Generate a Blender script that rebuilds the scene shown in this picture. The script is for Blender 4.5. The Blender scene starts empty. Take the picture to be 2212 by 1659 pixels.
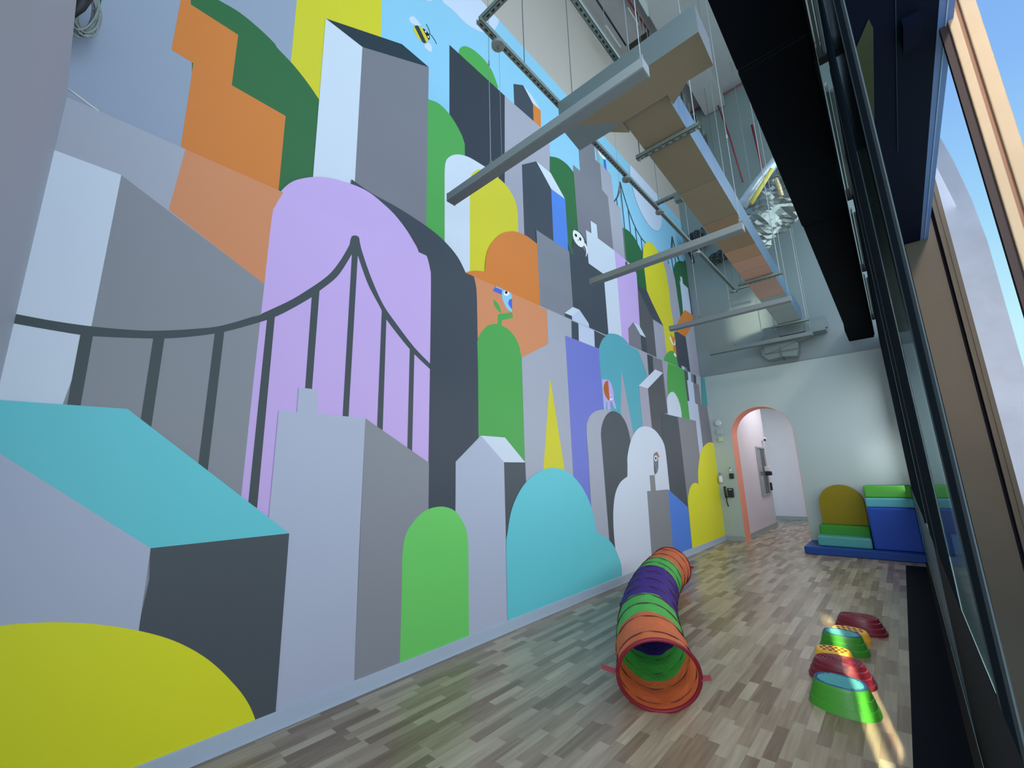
import bpy, bmesh, math, random
from mathutils import Vector, Matrix
from mathutils.geometry import tessellate_polygon
random.seed(7)
C = bpy.context.scene.collection
PI = math.pi
# ------------------------------------------------------------------ camera geometry (fitted from vanishing lines)
F = 918.8256; CX, CY = 1106.0, 829.5; HC = 1.25
MR = Matrix(((0.74259672, 0.66924077, -0.02582447),
             (-0.16047339, 0.14036244, -0.97700905),
             (-0.6502295, 0.72966785, 0.21162802)))
def ray(px, py):
    return MR.transposed() @ Vector(((px - CX) / F, (py - CY) / F, 1.0))
def at(px, py, ax, val):
    """world point where the sight line through a photo pixel meets the plane axis=val"""
    d = ray(px, py); o = (0, 0, HC)[ax]
    return d * ((val - o) / d[ax]) + Vector((0, 0, HC))
XL, XU, YB, ZL = -2.629, -2.735, 8.714, 3.04     # lower / upper mural wall, back wall, ledge height
YN, YNU, ZTOP, ZC = -0.13, -0.20, 6.60, 9.12     # near wall, mural top, ceiling
XW = 0.05                                       # inner plane of the window frames

# ------------------------------------------------------------------ materials
def lin(c):
    return tuple(((v / 255) / 12.92 if v <= 10 else ((v / 255 + .055) / 1.055) ** 2.4) for v in c)
TINT = (0.90, 0.97, 1.06)
def mat(name, rgb, rough=.6, metal=0.0, spec=.5, noise=.04, scale=6.0, bump=0.0, bscale=60, untint=True, emis=None, trans=None):
    m = bpy.data.materials.new(name); m.use_nodes = True
    nt = m.node_tree; b = nt.nodes['Principled BSDF']
    l = lin(rgb)
    if untint: l = tuple(min(.93, a / t) for a, t in zip(l, TINT))
    tc = nt.nodes.new('ShaderNodeTexCoord'); no = nt.nodes.new('ShaderNodeTexNoise')
    no.inputs['Scale'].default_value = scale; no.inputs['Detail'].default_value = 3
    nt.links.new(tc.outputs['Object'], no.inputs['Vector'])
    mx = nt.nodes.new('ShaderNodeMix'); mx.data_type = 'RGBA'
    mx.inputs[6].default_value = (*[v * (1 - noise) for v in l], 1)
    mx.inputs[7].default_value = (*[min(1, v * (1 + noise)) for v in l], 1)
    nt.links.new(no.outputs['Fac'], mx.inputs[0]); nt.links.new(mx.outputs[2], b.inputs['Base Color'])
    b.inputs['Roughness'].default_value = rough; b.inputs['Metallic'].default_value = metal
    b.inputs['Specular IOR Level'].default_value = spec
    if bump:
        n2 = nt.nodes.new('ShaderNodeTexNoise'); n2.inputs['Scale'].default_value = bscale; n2.inputs['Detail'].default_value = 4
        nt.links.new(tc.outputs['Object'], n2.inputs['Vector'])
        bp = nt.nodes.new('ShaderNodeBump'); bp.inputs['Strength'].default_value = bump; bp.inputs['Distance'].default_value = .01
        nt.links.new(n2.outputs['Fac'], bp.inputs['Height']); nt.links.new(bp.outputs['Normal'], b.inputs['Normal'])
    if trans: b.inputs['Transmission Weight'].default_value = trans
    return m

# ------------------------------------------------------------------ mesh helpers
class MB:
    def __init__(s): s.v = []; s.f = []; s.m = []
    def add(s, vs, fs, mi=0):
        o = len(s.v); s.v += [tuple(v) for v in vs]; s.f += [tuple(i + o for i in f) for f in fs]; s.m += [mi] * len(fs); return s
    def box(s, x0, x1, y0, y1, z0, z1, mi=0):
        vs = [(x, y, z) for z in (z0, z1) for y in (y0, y1) for x in (x0, x1)]
        return s.add(vs, [(0, 2, 3, 1), (4, 5, 7, 6), (0, 1, 5, 4), (2, 6, 7, 3), (0, 4, 6, 2), (1, 3, 7, 5)], mi)
    def prism(s, pts, d, mi=0):
        """flat polygon pts extruded by vector d"""
        pts = [Vector(p) for p in pts]; n = len(pts); d = Vector(d)
        tr = tessellate_polygon([pts])
        vs = pts + [p + d for p in pts]
        fs = [tuple(t) for t in tr] + [tuple(i + n for i in reversed(t)) for t in tr] + [(i, (i + 1) % n, (i + 1) % n + n, i + n) for i in range(n)]
        return s.add(vs, fs, mi)
    def tube(s, pts, r, n=8, mi=0, caps=True):
        pts = [Vector(p) for p in pts]; k = len(pts); vs = []
        up = None
        for i, p in enumerate(pts):
            t = (pts[min(i + 1, k - 1)] - pts[max(i - 1, 0)]).normalized()
            if up is None:
                up = t.orthogonal().normalized()
            up = (up - t * up.dot(t)); up = up.normalized() if up.length > 1e-6 else t.orthogonal().normalized()
            w = t.cross(up); rr = r[i] if isinstance(r, (list, tuple)) else r
            vs += [p + (up * math.cos(2 * PI * j / n) + w * math.sin(2 * PI * j / n)) * rr for j in range(n)]
        fs = [(i * n + j, i * n + (j + 1) % n, (i + 1) * n + (j + 1) % n, (i + 1) * n + j) for i in range(k - 1) for j in range(n)]
        if caps: fs += [tuple(reversed(range(n))), tuple((k - 1) * n + j for j in range(n))]
        return s.add(vs, fs, mi)
    def disc(s, c, r, h, n=32, mi=0, axis='z', rim=0.0):
        c = Vector(c); prof = [(r - rim, 0), (r, rim), (r, h - rim), (r - rim, h)] if rim else [(r, 0), (r, h)]
        vs = []
        for rr, hh in prof:
            for j in range(n):
                a = 2 * PI * j / n; q = (math.cos(a) * rr, math.sin(a) * rr, hh)
                vs.append(c + Vector(q if axis == 'z' else ((q[0], q[2], q[1]) if axis == 'y' else (q[2], q[0], q[1]))))
        k = len(prof)
        fs = [(i * n + j, i * n + (j + 1) % n, (i + 1) * n + (j + 1) % n, (i + 1) * n + j) for i in range(k - 1) for j in range(n)]
        fs += [tuple(reversed(range(n))), tuple((k - 1) * n + j for j in range(n))]
        return s.add(vs, fs, mi)
    def build(s, name, mats, parent=None, smooth=False, bevel=0, label=None, loc=None):
        me = bpy.data.meshes.new(name)
        off = Vector(loc) if loc is not None else Vector((0, 0, 0))
        me.from_pydata([tuple(Vector(v) - off) for v in s.v], [], s.f)
        for m in (mats if isinstance(mats, (list, tuple)) else [mats]): me.materials.append(m)
        me.polygons.foreach_set('material_index', s.m); me.update()
        bm = bmesh.new(); bm.from_mesh(me); bmesh.ops.recalc_face_normals(bm, faces=bm.faces); bm.to_mesh(me); bm.free()
        if smooth:
            for p in me.polygons: p.use_smooth = True
        o = bpy.data.objects.new(name, me); C.objects.link(o); o.location = off
        if parent is not None:
            o.parent = parent; o.location = off - parent.location
        if bevel:
            b = o.modifiers.new('edge', 'BEVEL'); b.width = bevel; b.segments = 3; b.limit_method = 'ANGLE'; b.angle_limit = .6
        if label: o['label'] = label
        return o
def thing(name, label, cat, loc=(0, 0, 0), group=None):
    o = bpy.data.objects.new(name, None); C.objects.link(o); o.location = loc; o.empty_display_size = .1
    o['label'] = label; o['category'] = cat
    if group: o['group'] = group
    return o
def tag(o, label, cat, group=None):
    o['label'] = label; o['category'] = cat
    if group: o['group'] = group
    return o
def struct(o, label=None):
    o['kind'] = 'structure'
    if label: o['label'] = label
    return o
def smooth_angle(o, ang=.6):
    for p in o.data.polygons: p.use_smooth = True
    me = o.data
    bm = bmesh.new(); bm.from_mesh(me)
    for e in bm.edges:
        if len(e.link_faces) == 2 and e.calc_face_angle(0) > ang: e.smooth = False
    bm.to_mesh(me); bm.free()

# ------------------------------------------------------------------ mural: shapes read off the photo, laid on the real wall planes
FR = dict(P=(0, 0, 1), A=(0, 0, 620/2212), B=(600, 0, 620/2212), C=(1000, 0, 620/2212), D=(0, 400, 620/2212), E=(550, 400, 620/2212),
          F=(0, 830, 620/2212), G=(0, 1194, 620/2212), H=(550, 800, 620/2212), I=(550, 1194, 620/2212), J=(900, 400, 500/2212),
          K=(1100, 300, 400/2212), L=(1100, 560, 400/2212), M=(1340, 470, 260/2212), N=(1340, 640, 260/2212), O=(1340, 810, 260/2212),
          Q=(1080, 780, 320/2212), R=(1080, 960, 520/2212), S=(840, 0, 320/2212))
def parse(s):
    """'A 10,20 30,40s B ...' -> [(px, py, smooth)] ; letters choose the crop the numbers were read in"""
    out = []; f = FR['P']
    for t in s.split():
        if t in FR: f = FR[t]; continue
        sm = t.endswith('s'); x, y = t.rstrip('s').split(',')
        out.append((f[0] + float(x) * f[2], f[1] + float(y) * f[2], sm))
    return out
def curve(pts, closed=True):
    """keep corners, run a Catmull-Rom spline through the points marked smooth"""
    n = len(pts); res = []
    if not any(p[2] for p in pts): return [(p[0], p[1]) for p in pts]
    rng = n if closed else n - 1
    for i in range(rng):
        a, b = pts[i], pts[(i + 1) % n]
        res.append((a[0], a[1]))
        if not (a[2] or b[2]): continue
        p0 = pts[(i - 1) % n] if a[2] and (closed or i > 0) else a
        p3 = pts[(i + 2) % n] if b[2] and (closed or i + 2 < n) else b
        for k in range(1, 8):
            t = k / 8
            res.append(tuple(.5 * (2 * a[j] + (b[j] - p0[j]) * t + (2 * p0[j] - 5 * a[j] + 4 * b[j] - p3[j]) * t * t
                        + (3 * a[j] - p0[j] - 3 * b[j] + p3[j]) * t ** 3) for j in (0, 1)))
    if not closed: res.append((pts[-1][0], pts[-1][1]))
    return res
def clip(poly, f):
    out = []
    for i, a in enumerate(poly):
        b = poly[(i + 1) % len(poly)]; fa, fb = f(a), f(b)
        if fa >= 0: out.append(a)
        if (fa >= 0) != (fb >= 0):
            t = fa / (fa - fb); out.append((a[0] + (b[0] - a[0]) * t, a[1] + (b[1] - a[1]) * t))
    return out
PAINT = dict(
    sky=(134, 193, 231), cloud=(192, 208, 240), bgl=(142, 158, 184), yellow=(200, 198, 46), yellow2=(214, 220, 45), dgreen=(46, 104, 62),
    green=(76, 160, 82), bgreen=(106, 202, 106), orange=(202, 124, 56), orange2=(200, 136, 98), white=(196, 212, 233), gray=(116, 120, 134),
    lgray=(158, 167, 186), slate=(50, 58, 70), slate2=(61, 71, 84), slate3=(74, 83, 92), roof=(40, 55, 66), purple=(190, 168, 230), blue=(78, 130, 224),
    peri=(108, 120, 204), teal=(98, 196, 212), teal2=(84, 164, 184), wall=(196, 194, 198), front=(168, 180, 206), side=(132, 139, 151),
    lav=(156, 160, 180), cable=(66, 78, 84), pale=(182, 200, 230), deepgreen=(40, 96, 62), brown=(168, 98, 40), black=(20, 26, 32), snow=(225, 235, 245),
    lblue=(136, 196, 236), mgray=(122, 130, 146), tgray=(128, 134, 144), pink=(178, 166, 232), bluw=(70, 100, 210), tealr=(60, 150, 155), dgray=(82, 86, 94), cream=(226, 224, 232))
PK = list(PAINT); PM = [mat('paint_' + k, PAINT[k], rough=.45, spec=.22, noise=.03, scale=1.2) for k in PK]
class Mural:
    def __init__(s, X, z0, z1, y0, y1): s.X, s.z0, s.z1, s.y0, s.y1 = X, z0, z1, y0, y1; s.mb = MB(); s.n = 0
    def raw(s, yz, col):
        for f in (lambda p: p[1] - s.z0, lambda p: s.z1 - p[1], lambda p: p[0] - s.y0, lambda p: s.y1 - p[0]):
            yz = clip(yz, f)
            if len(yz) < 3: return
        q = []
        for p in yz:
            if not q or abs(p[0] - q[-1][0]) + abs(p[1] - q[-1][1]) > 1e-5: q.append(p)
        x = s.X + .0015 + .00012 * s.n; s.n += 1
        v = [Vector((x, a, b)) for a, b in q]
        tr = tessellate_polygon([v])
        s.mb.add(v, [tuple(t) for t in tr], PK.index(col))
    def p(s, col, txt):
        s.raw([(q.y, q.z) for q in (at(x, y, 0, s.X) for x, y in curve(parse(txt)))], col)
    def line(s, col, w, txt):
        c = curve(parse(txt), False); L = []; R_ = []
        for i, p in enumerate(c):
            a, b = c[max(i - 1, 0)], c[min(i + 1, len(c) - 1)]
            d = Vector((b[0] - a[0], b[1] - a[1])).normalized() * w / 2
            L.append((p[0] - d.y, p[1] + d.x)); R_.append((p[0] + d.y, p[1] - d.x))
        s.raw([(q.y, q.z) for q in (at(x, y, 0, s.X) for x, y in L + R_[::-1])], col)
    def ell(s, col, frame, cx, cy, rx, ry, a=0):
        pts = []
        for k in range(20):
            t = 2 * PI * k / 20; u, v = rx * math.cos(t), ry * math.sin(t)
            pts.append('%f,%f' % (cx + u * math.cos(a) - v * math.sin(a), cy + u * math.sin(a) + v * math.cos(a)))
        s.p(col, frame + ' ' + ' '.join(pts))
U = Mural(XU, ZL - .05, ZTOP, YNU, YB + .02); W = Mural(XL, .0, ZL, YN, YB)
u, w = U.p, W.p
U.raw([(-1, 0), (10, 0), (10, 9), (-1, 9)], 'sky')
u('bgl', 'P -150,-250 700,-250 640,600 -150,600')
u('yellow', 'B 175,-300 60,900 700,1400 780,1100 795,290 803,-300')
u('dgreen', 'A 1465,-250 1520,-90s 1680,0s 1835,90s 1985,210s 2110,330s B 0,375s 110,490s 215,620s 315,765s 420,940s 400,1500 0,1560 A 2000,1500 1480,600')
u('deepgreen', 'A 640,-90 700,0 765,72 785,0 810,-90')
u('orange', 'A 1410,-90 1320,385 1490,488 1375,1250 2100,1700 2145,1470 2200,895 1785,658 1835,270 1468,35 1460,-90')
u('cloud', 'B 1265,0s 1350,80s 1450,180s 1550,240s 1640,250s 1690,200s 1710,110s 1690,40s 1640,-10s 1560,-60s 1430,-120s 1300,-100s')
u('cloud', 'B 1110,-40s 1140,0s 1165,9s 1195,0s 1220,-50s')
# bee
u('cloud', 'S 300,290s 320,255s 370,250s 410,290s 485,385 400,380 340,355s')
u('cloud', 'S 520,690 560,650 600,640 635,690s 642,740s 630,775s 580,755s')
u('yellow', 'S 372,400 430,385 500,425 590,600 560,645 500,630s 440,580s 390,500s 365,430s')
u('slate', 'S 378,395 420,383s 445,400 560,640 520,645s 490,620')
u('black', 'S 497,425 540,445s 580,490s 605,540s 605,590s 590,600')
U.ell('snow', 'S', 547, 475, 10, 18, -.4); U.ell('snow', 'S', 585, 552, 9, 17, -.4)
U.line('black', 1.2, 'S 553,362 580,410s 605,470s 610,515 640,540s 680,600s 712,658')
U.line('black', 1.6, 'S 580,510 615,512')
u('green', 'S 1042,790s 1060,725s 1130,692s 1250,740s 1400,870s 1520,1030s 1600,1220s 1620,1330s 1500,1300 1050,850')
u('slate', 'B 1322,348 1752,742 1768,1170 1785,1900 1322,1900')
u('green', 'B 1120,1900 1140,760 1163,768s 1240,800s 1320,880s 1395,1000s 1432,1090s 1440,1195s 1440,1900')
u('slate2', 'C 388,648 462,658 538,800 545,950 395,806')
u('cloud', 'C 462,658 530,740 597,852 538,802')
u('orange', 'C 538,800 597,852 600,975 590,985 543,948')
u('lav', 'C 320,740 600,985 662,1045 682,1400 500,1900 320,1900')
u('white', 'B 1284,2300 1284,1330 1289,1265s 1305,1225s 1345,1198s 1400,1193s 1470,1213s 1560,1265s 1640,1320s 1700,1400s 1700,2300')
u('yellow', 'B 1478,2400 1478,1380 1500,1335s 1555,1306s 1620,1320s 1700,1375s J 850,0s 905,80s 945,170s 962,270s 968,450 990,900 800,1000')
u('white', 'P 674,300 650,500 900,600') if False else None
u('gray', 'B 650,365 1162,520 1140,1800 1140,2200 580,1500')
u('white', 'B 367,145 650,365 586,1500 255,1550')
u('roof', 'B 367,145 955,343 1162,520 650,365')
u('dgreen', 'K 480,210 580,232s 680,300s 760,395s 820,480 840,1750 480,1750')
u('lav', 'K 1000,-90 1008,60 1060,110 1070,250 1150,350 1215,440 1250,750 1322,822 1350,1080 1390,1480 1240,1480')
u('gray', 'K 815,-90 845,385 760,312 822,1130 835,1500 1260,1500 1175,690 1105,610 1082,300 1025,250 1000,-90')
u('snow', 'K 1058,95s 1060,150s 1085,200s 1120,240s 1148,245s 1150,190s 1120,130s 1085,85s')
U.ell('black', 'K', 1085, 152, 9, 12); U.ell('black', 'K', 1122, 188, 8, 11); U.ell('black', 'K', 1105, 190, 4, 6)
u('teal', 'K 1066,190 1120,245 1128,335 1078,285')
u('bluw', 'K 1120,247 1148,250 1162,385 1128,335')
u('slate2', 'K 148,312 318,270 497,600 545,1500 190,1500')
u('white', 'K 318,270 490,410 662,720 497,600')
u('blue', 'K 497,600 662,720 705,1345 700,1600 540,1600')
# suspension bridges of the upper part
U.line('cable', 3, 'K 1250,752 1290,690s 1310,610s 1320,515')
U.line('cable', 1.6, 'K 1322,515 1360,655s 1425,860s 1500,1050s 1572,1180s 1632,1248')
for a in ('K 1322,530 1345,760 1385,1150', 'K 1278,700 1290,800', 'K 1417,850 1455,1200', 'K 1500,1050 1530,1300', 'K 1572,1180 1595,1420'):
    U.line('cable', 1.5, a)
u('cloud', 'K 1460,262s 1436,340s 1450,480s 1500,700s 1580,900s 1680,1050s 1760,1098s 1808,1050s 1816,950s 1790,780s 1750,620s 1680,500s 1560,350s')
u('deepgreen', 'K 1350,1060 1420,1100s 1490,1180s 1550,1290s 1600,1400s L 1612,130 1642,390 1520,300 1510,170 1440,90 K 1385,1480')
u('lav', 'M 700,600 790,760s 870,840s 960,1010s 1000,1150s 1050,1500 N 1110,380 1120,760 900,760 M 800,1300')
u('yellow', 'M 408,760 414,600s 440,490s 505,450s 570,475s 640,555s 720,690s 790,850s 850,1100 890,1350 920,1659 N 955,400 985,700 1010,1150 840,1150 770,530 M 610,1659 480,1350 435,960')
for a in ('M 870,790 885,860', 'M 935,740 972,985', 'M 1000,720 1015,870', 'M 1045,700 1080,810'): U.line('cable', 1.3, a)
U.line('cable', 1.6, 'M 945,345 925,600'); U.line('cable', 1.6, 'M 947,350 1000,560s 1060,770')
U.line('cable', 1.2, 'M 946,350 960,640')
u('deepgreen', 'M 970,1010 982,900s 1020,830s 1080,798s 1150,815s 1200,860s N 1345,400 1100,400 M 1075,1659 1050,1480 1000,1150')
u('slate', 'M 1235,1290 1262,1320 1310,1659 N 1335,380 1290,340 M 1275,1659')
u('pale', 'M 1082,1160 1100,1185 1090,1075 1128,1105 1143,1215 1235,1300 1285,1659 N 1297,345 1170,290 1150,330 1118,0')
u('lav', 'N 1190,740 1265,560 1390,540 1470,1100 1540,1560 1290,1450')
u('orange', 'N 1175,250 1350,362 1300,560 1190,752 1015,645 1005,555')
u('slate2', 'N 980,660 1040,655 1190,750 1278,1430 1120,1360 1058,1330')
u('orange', 'N 912,680 960,750 998,760 1005,900 1030,1110 985,1010 965,980 965,890')
u('snow', 'N 905,735 975,895 955,895 893,770'); u('snow', 'N 1000,790 1002,895 975,905')
u('dgray', 'L 1500,288 1712,715 1765,1230 1560,1130 1545,780')
u('slate2', 'L 1498,285 1640,385 1700,520 1834,797 1710,718')
u('lav', 'L 1710,718 1834,797 1875,1120 1835,1240 1755,1190')
u('green', 'N 780,1215 800,1120s 840,1060s 885,1018s 940,1003s 990,1030s 1020,1080s 1035,1160 1070,1330 1000,1400 800,1300')
u('snow', 'N 970,1060 985,1040s 1005,1060s 1025,1115 990,1105s')
u('pale', 'N 1115,1275 1172,1302 1178,1365 1122,1340'); u('gray', 'N 1172,1302 1215,1322 1222,1395 1178,1365')
u('slate2', 'J 1440,560 1520,640 1570,705 1780,845 1800,1000 1838,1440 1820,1700 1650,1600 1485,1200')
u('dgreen', 'J 1440,560 1480,600 1515,668 1475,662')
u('slate2', 'K 755,1190 800,1270s 870,1300 935,1400 940,1520 850,1460 770,1390s 750,1290s')
u('slate3', 'K 820,1118s 850,1128s 890,1190s 925,1250 930,1400 905,1300s 870,1230')
u('snow', 'K 762,1095s 751,1140s 762,1200s 800,1262s 850,1297s 882,1275s 885,1215s 850,1150s 810,1112s')
u('snow', 'K 870,1235 905,1260s 928,1320s 925,1370s 905,1417 912,1340s 895,1290s 875,1270')
U.ell('black', 'K', 788, 1156, 13, 21, -.5); U.ell('black', 'K', 840, 1200, 12, 23, -.3); U.ell('black', 'K', 818, 1213, 5, 7)
u('purple', 'K 1240,1330 1440,1495 L 1440,60 1512,170 1522,300 1552,790 1570,1130 1340,1000 1283,260')
u('white', 'K 905,1090 972,1132 962,980 1035,1030 1050,1190 1247,1337 L 1283,260 1342,1000 1185,1000 1120,180 K 940,1490')
u('gray', 'L 1412,828 1475,752 1560,905 1578,1130 1425,1060'); u('white', 'L 1475,752 1545,795 1625,938 1560,905'); u('slate2', 'L 1560,905 1625,938 1647,1165 1578,1130')
u('orange', 'J 440,870 475,835s 550,822s 645,830 650,740s 675,620s 740,520s 810,465s 900,445s 980,460s 1060,500s 1145,566 1180,1300 600,1000')
u('mgray', 'J 1135,430 1450,637 1487,1170 1490,1400 1180,1260 1165,1000')
u('pale', 'L 740,682 830,608 940,770 947,828 1012,858 1000,900 760,800 740,730')
u('white', 'L 653,645 750,573 832,608 740,682'); u('slate2', 'L 653,645 740,682 742,745 655,692')
u('slate2', 'E 740,-40 900,70s 1100,180s 1330,330s 1460,440s 1560,560s 1630,700 1255,700 700,300')
u('purple', 'B -20,1560 20,1480s 100,1410s 200,1379s 310,1370s 430,1385s 590,1435s 700,1490s 800,1570s 890,1655s E 1150,330s 1210,425s 1258,520s 1310,720 200,320')
u('teal2', 'L 1100,960 1160,900s 1215,890s 1290,905s 1360,950s 1440,1040 1560,1160 1100,1010')

# lower part
W.raw([(-1, 0), (10, 0), (10, 9), (-1, 9)], 'lgray')
w('white', 'P 100,318 262,378.4 197.6,704 130,890 -40,880 -40,700 60,400')
w('orange2', 'A 1432,1140 2230,1460 D 2200,100 2080,800 1300,190')
w('side', 'P 262,378.4 D 2060,780 F 1900,900 980,190 480,165 D 705,1085')
w('purple', 'E 220,20 215,65 162,155s 132,250s 75,760 F 1950,0 1855,890 2110,1060 H 1345,900 1350,0 E 1358,760s 1350,640s 1328,545 1280,480')
# big suspension bridge
w('cable', 'D 60,982 115,992s 400,1045s 700,1088s 1000,1115s 1215,1122s 1500,1108s 1720,1080s 2010,995s E 0,1015s 240,905s 380,825s 560,700s 660,580s 730,460 745,400s 775,388s 802,402s 808,430 830,520s 900,720s 990,920s 1100,1080s 1230,1250s 1365,1390 1365,1432 1195,1265s 1010,1030s 970,950s 880,780s 830,650s 795,545 750,530 640,700s 500,815s 445,860s 300,945s 160,1015s 0,1068s D 1730,1130s 1500,1165s 1270,1182s 1000,1178s 720,1165s 620,1155s 350,1110s 60,1058')
for a in ('D 625,1120 722,1130 F 620,170 515,165', 'D 1185,1150 1272,1150 F 1165,330 1082,280', 'D 1657,1120 1730,1110 F 1600,665 1528,610',
          'D 2060,1000 2120,985 F 1980,955 1912,910', 'E 440,845 500,800 H 440,160 387,150', 'E 750,500 795,520 H 722,370 676,360',
          'E 980,930 1015,1010 H 985,475 942,440', 'E 1195,1245 1230,1280 H 1212,630 1175,600'):
    w('cable', a)
w('lgray', 'J 1170,1100 1240,1160 1255,1530 1490,1560 1490,1200')
w('orange2', 'J 430,820 1172,1150 1172,1165 1240,1187 1252,1515 1000,1680 560,1600')
w('slate2', 'J 1478,1295 1540,1320 1555,1500 1480,1470')
w('slate2', 'E 1280,500 1685,690 1706,790s 1712,900 H 1722,0 1725,800 1540,1200 1330,1200 1350,0 E 1358,760s 1350,640s 1328,552')
w('green', 'J 577,1500 590,1450s 620,1400s 660,1355s 705,1332s 770,1325 772,1238 790,1232 910,1215 920,1268 815,1292 812,1340s 870,1375s 930,1440s 975,1530s 1003,1660 Q 320,0 372,1600 H 2085,900 1725,800 1720,0')
w('green', 'J 727,1090 765,1120s 795,1170s 808,1228 775,1200s 740,1150s')
w('bluw', 'J 725,1012 745,975 818,1005 812,1047'); w('bluw', 'J 733,940 752,933 752,970 738,962'); w('lblue', 'J 752,933 790,960s 822,1005 755,975')
w('lblue', 'J 815,1002 860,1015s 893,1032 905,1062s 908,1215 860,1180s 825,1110s 812,1050s')
W.ell('snow', 'J', 856, 1032, 26, 27); w('lblue', 'J 812,1000 880,1010 895,1035 870,1012 840,1008'); W.ell('black', 'J', 853, 1026, 13, 14)
w('bluw', 'J 909,1085 880,1100s 875,1140s 909,1190')
# tower with periwinkle side, spike, teal hill, elephant
w('lgray', 'L 145,1175 662,912 Q 990,0 1085,1659 R 700,700 100,700 230,400 Q 372,1700 320,0')
w('peri', 'L 662,912 1067,1068 Q 1482,0 1545,700 R 805,0 840,700 700,600 Q 1085,1659 990,0')
w('yellow', 'Q 743,248 968,1680 637,1680')
w('pale', 'L 810,760 1012,857 1020,1052 827,975'); w('slate2', 'L 740,735 822,768 828,975 745,945'); w('slate2', 'L 1010,850 1170,930 1067,1068 1018,1048')
w('teal2', 'L 1067,1068 1085,1010s 1115,950s 1170,905 1530,1085 1590,1190s 1640,1325s 1670,1500 O 400,300 420,1000 Q 1985,1200 1700,800 1545,750 1482,0')
w('lav', 'Q 1808,128 1800,760 1900,1300 2010,1250 1985,1080')
w('pink', 'Q 1515,270 1620,288s 1665,370s 1690,480s 1692,560 1735,715 1700,705 1655,590 1640,600 1645,725 1600,725 1593,610 1580,610 1580,725 1548,725')
w('brown', 'Q 1608,293 1565,315s 1541,400s 1560,500s 1600,572s 1632,590'); w('snow', 'Q 1632,565 1695,555 1640,597'); W.ell('snow', 'Q', 1652, 508, 7, 9)
# houses at the left of centre
w('side', 'H 850,370 1340,712 1333,1300 I 1115,845 762,990')
w('front', 'H 183,310 323,325 337,133 485,150 477,333 850,370 I 800,0 762,990 155,1240 100,900 H 100,1200')
w('front', 'H 1545,705 1740,503 1918,708 I 1952,520 1400,760 H 1543,1150')
w('white', 'H 1740,503 1925,518 2082,710 1918,708'); w('slate3', 'H 1918,708 2082,710 2092,950 1935,1400')
w('bgreen', 'H 1130,1700 1135,1420s 1160,1270s 1210,1180s 1290,1095s 1375,1057s 1460,1052s 1540,1085s 1600,1165s 1635,1270s 1643,1420 I 1648,660 1113,870')
# grey / dark arches, right of centre
w('lgray', 'Q 1285,1050s 1310,870s 1380,775s 1480,732s 1600,725s 1680,745 1650,1659 R 1010,950 890,840 835,600 800,0 Q 1330,1659')
w('dgray', 'O 495,248 770,-40 860,700 740,720 800,1300 575,1000')
w('lav', 'O 333,205 497,248 572,980 405,1000')
w('slate2', 'N 480,1060 587,1105 605,1420 515,1480'); w('lav', 'N 322,1010 482,1062 512,1450 502,1500'); w('gray', 'N 585,1105 762,1180 800,1700 770,1410 635,1345 603,1400')
w('lav', 'N 758,1180 870,1230 848,1600 O 870,320 845,440 785,0')
w('white', 'N 328,1645 632,1345 774,1410 O 497,250')
w('green', 'N 865,1225 1060,1305 1165,1355 O 1170,0 1230,480 1270,850 1120,820 860,500 850,0')
w('white', 'O 850,560 848,450s 872,370s 925,316s 980,325s 1035,405s 1085,540s 1112,680s 1122,790 865,740')
w('slate3', 'N 1163,1350 1232,1390 1250,1545 O 1212,95 1262,480 1228,480 1170,0')
w('gray', 'N 1283,1410 1335,1435 O 1345,150 1430,180 1450,330s 1480,550 1582,577 1690,1260 1500,1330 1400,600 1290,120')
w('slate2', 'N 1332,1435 1382,1458 O 1390,165 1345,145')
w('tealr', 'N 1480,1480 1540,1510 O 1600,575 1500,555 1480,80')
w('pale', 'N 1230,1390 1283,1412 O 1295,122 1330,142 1370,520 1415,545 1512,1350 1450,1500 1375,842 1268,820 1228,478 1262,480 1216,98 1243,100')
w('tgray', 'O 1040,765 1372,842 1450,1480 R 1820,360 1720,620 1655,0')
w('slate3', 'O 738,698 1047,772 R 1660,0 1725,578 1540,413 1500,0')
w('slate3', 'Q 1500,1080s 1520,940s 1570,822s 1640,757s 1705,752s 1790,800s 1870,920s 1920,1080s 1942,1200 1950,1400 R 1180,300 1080,1050 1000,880 930,0')
w('white', 'R 1165,295 1166,200s O 120,1500s 170,1250s 240,1080s 340,970s 460,945s 590,990s 700,1105s 800,1300s 850,1659 R 1555,430 1600,1150 1100,1350 1053,950 1038,780s 1036,600s 1055,450s 1100,350s')
w('tgray', 'R 1345,430 1380,426 1368,284 1415,282 1427,424 1540,413 1600,1150 1400,1200')
w('blue', 'R 1540,413 1722,577 1770,1000 1600,1150')
w('gray', 'R 1404,110s 1415,80s 1440,68 1447,120s 1450,200s 1440,255s 1415,281 1408,200s'); w('orange', 'R 1440,66 1464,119 1442,116')
W.ell('snow', 'R', 1426, 128, 15, 27); W.ell('black', 'R', 1426, 128, 7, 14); w('slate2', 'R 1407,175 1418,215s 1424,262 1413,262')
w('yellow2', 'O 1452,1490 1480,1390s 1530,1305s 1600,1250s 1660,1240s 1720,1260 R 2100,900 1767,1010 1730,620s 1722,500s 1745,390s 1785,352s 1818,366 1815,250s 1828,130s')
w('teal', 'R 66,1700 50,960s 60,820s 100,600s 180,420s 280,300s 400,230s 500,218s 600,245s 700,330s 790,470s 850,640s 885,812 960,850s 1030,920s 1080,1020s 1110,1130s 1116,1300')
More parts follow.
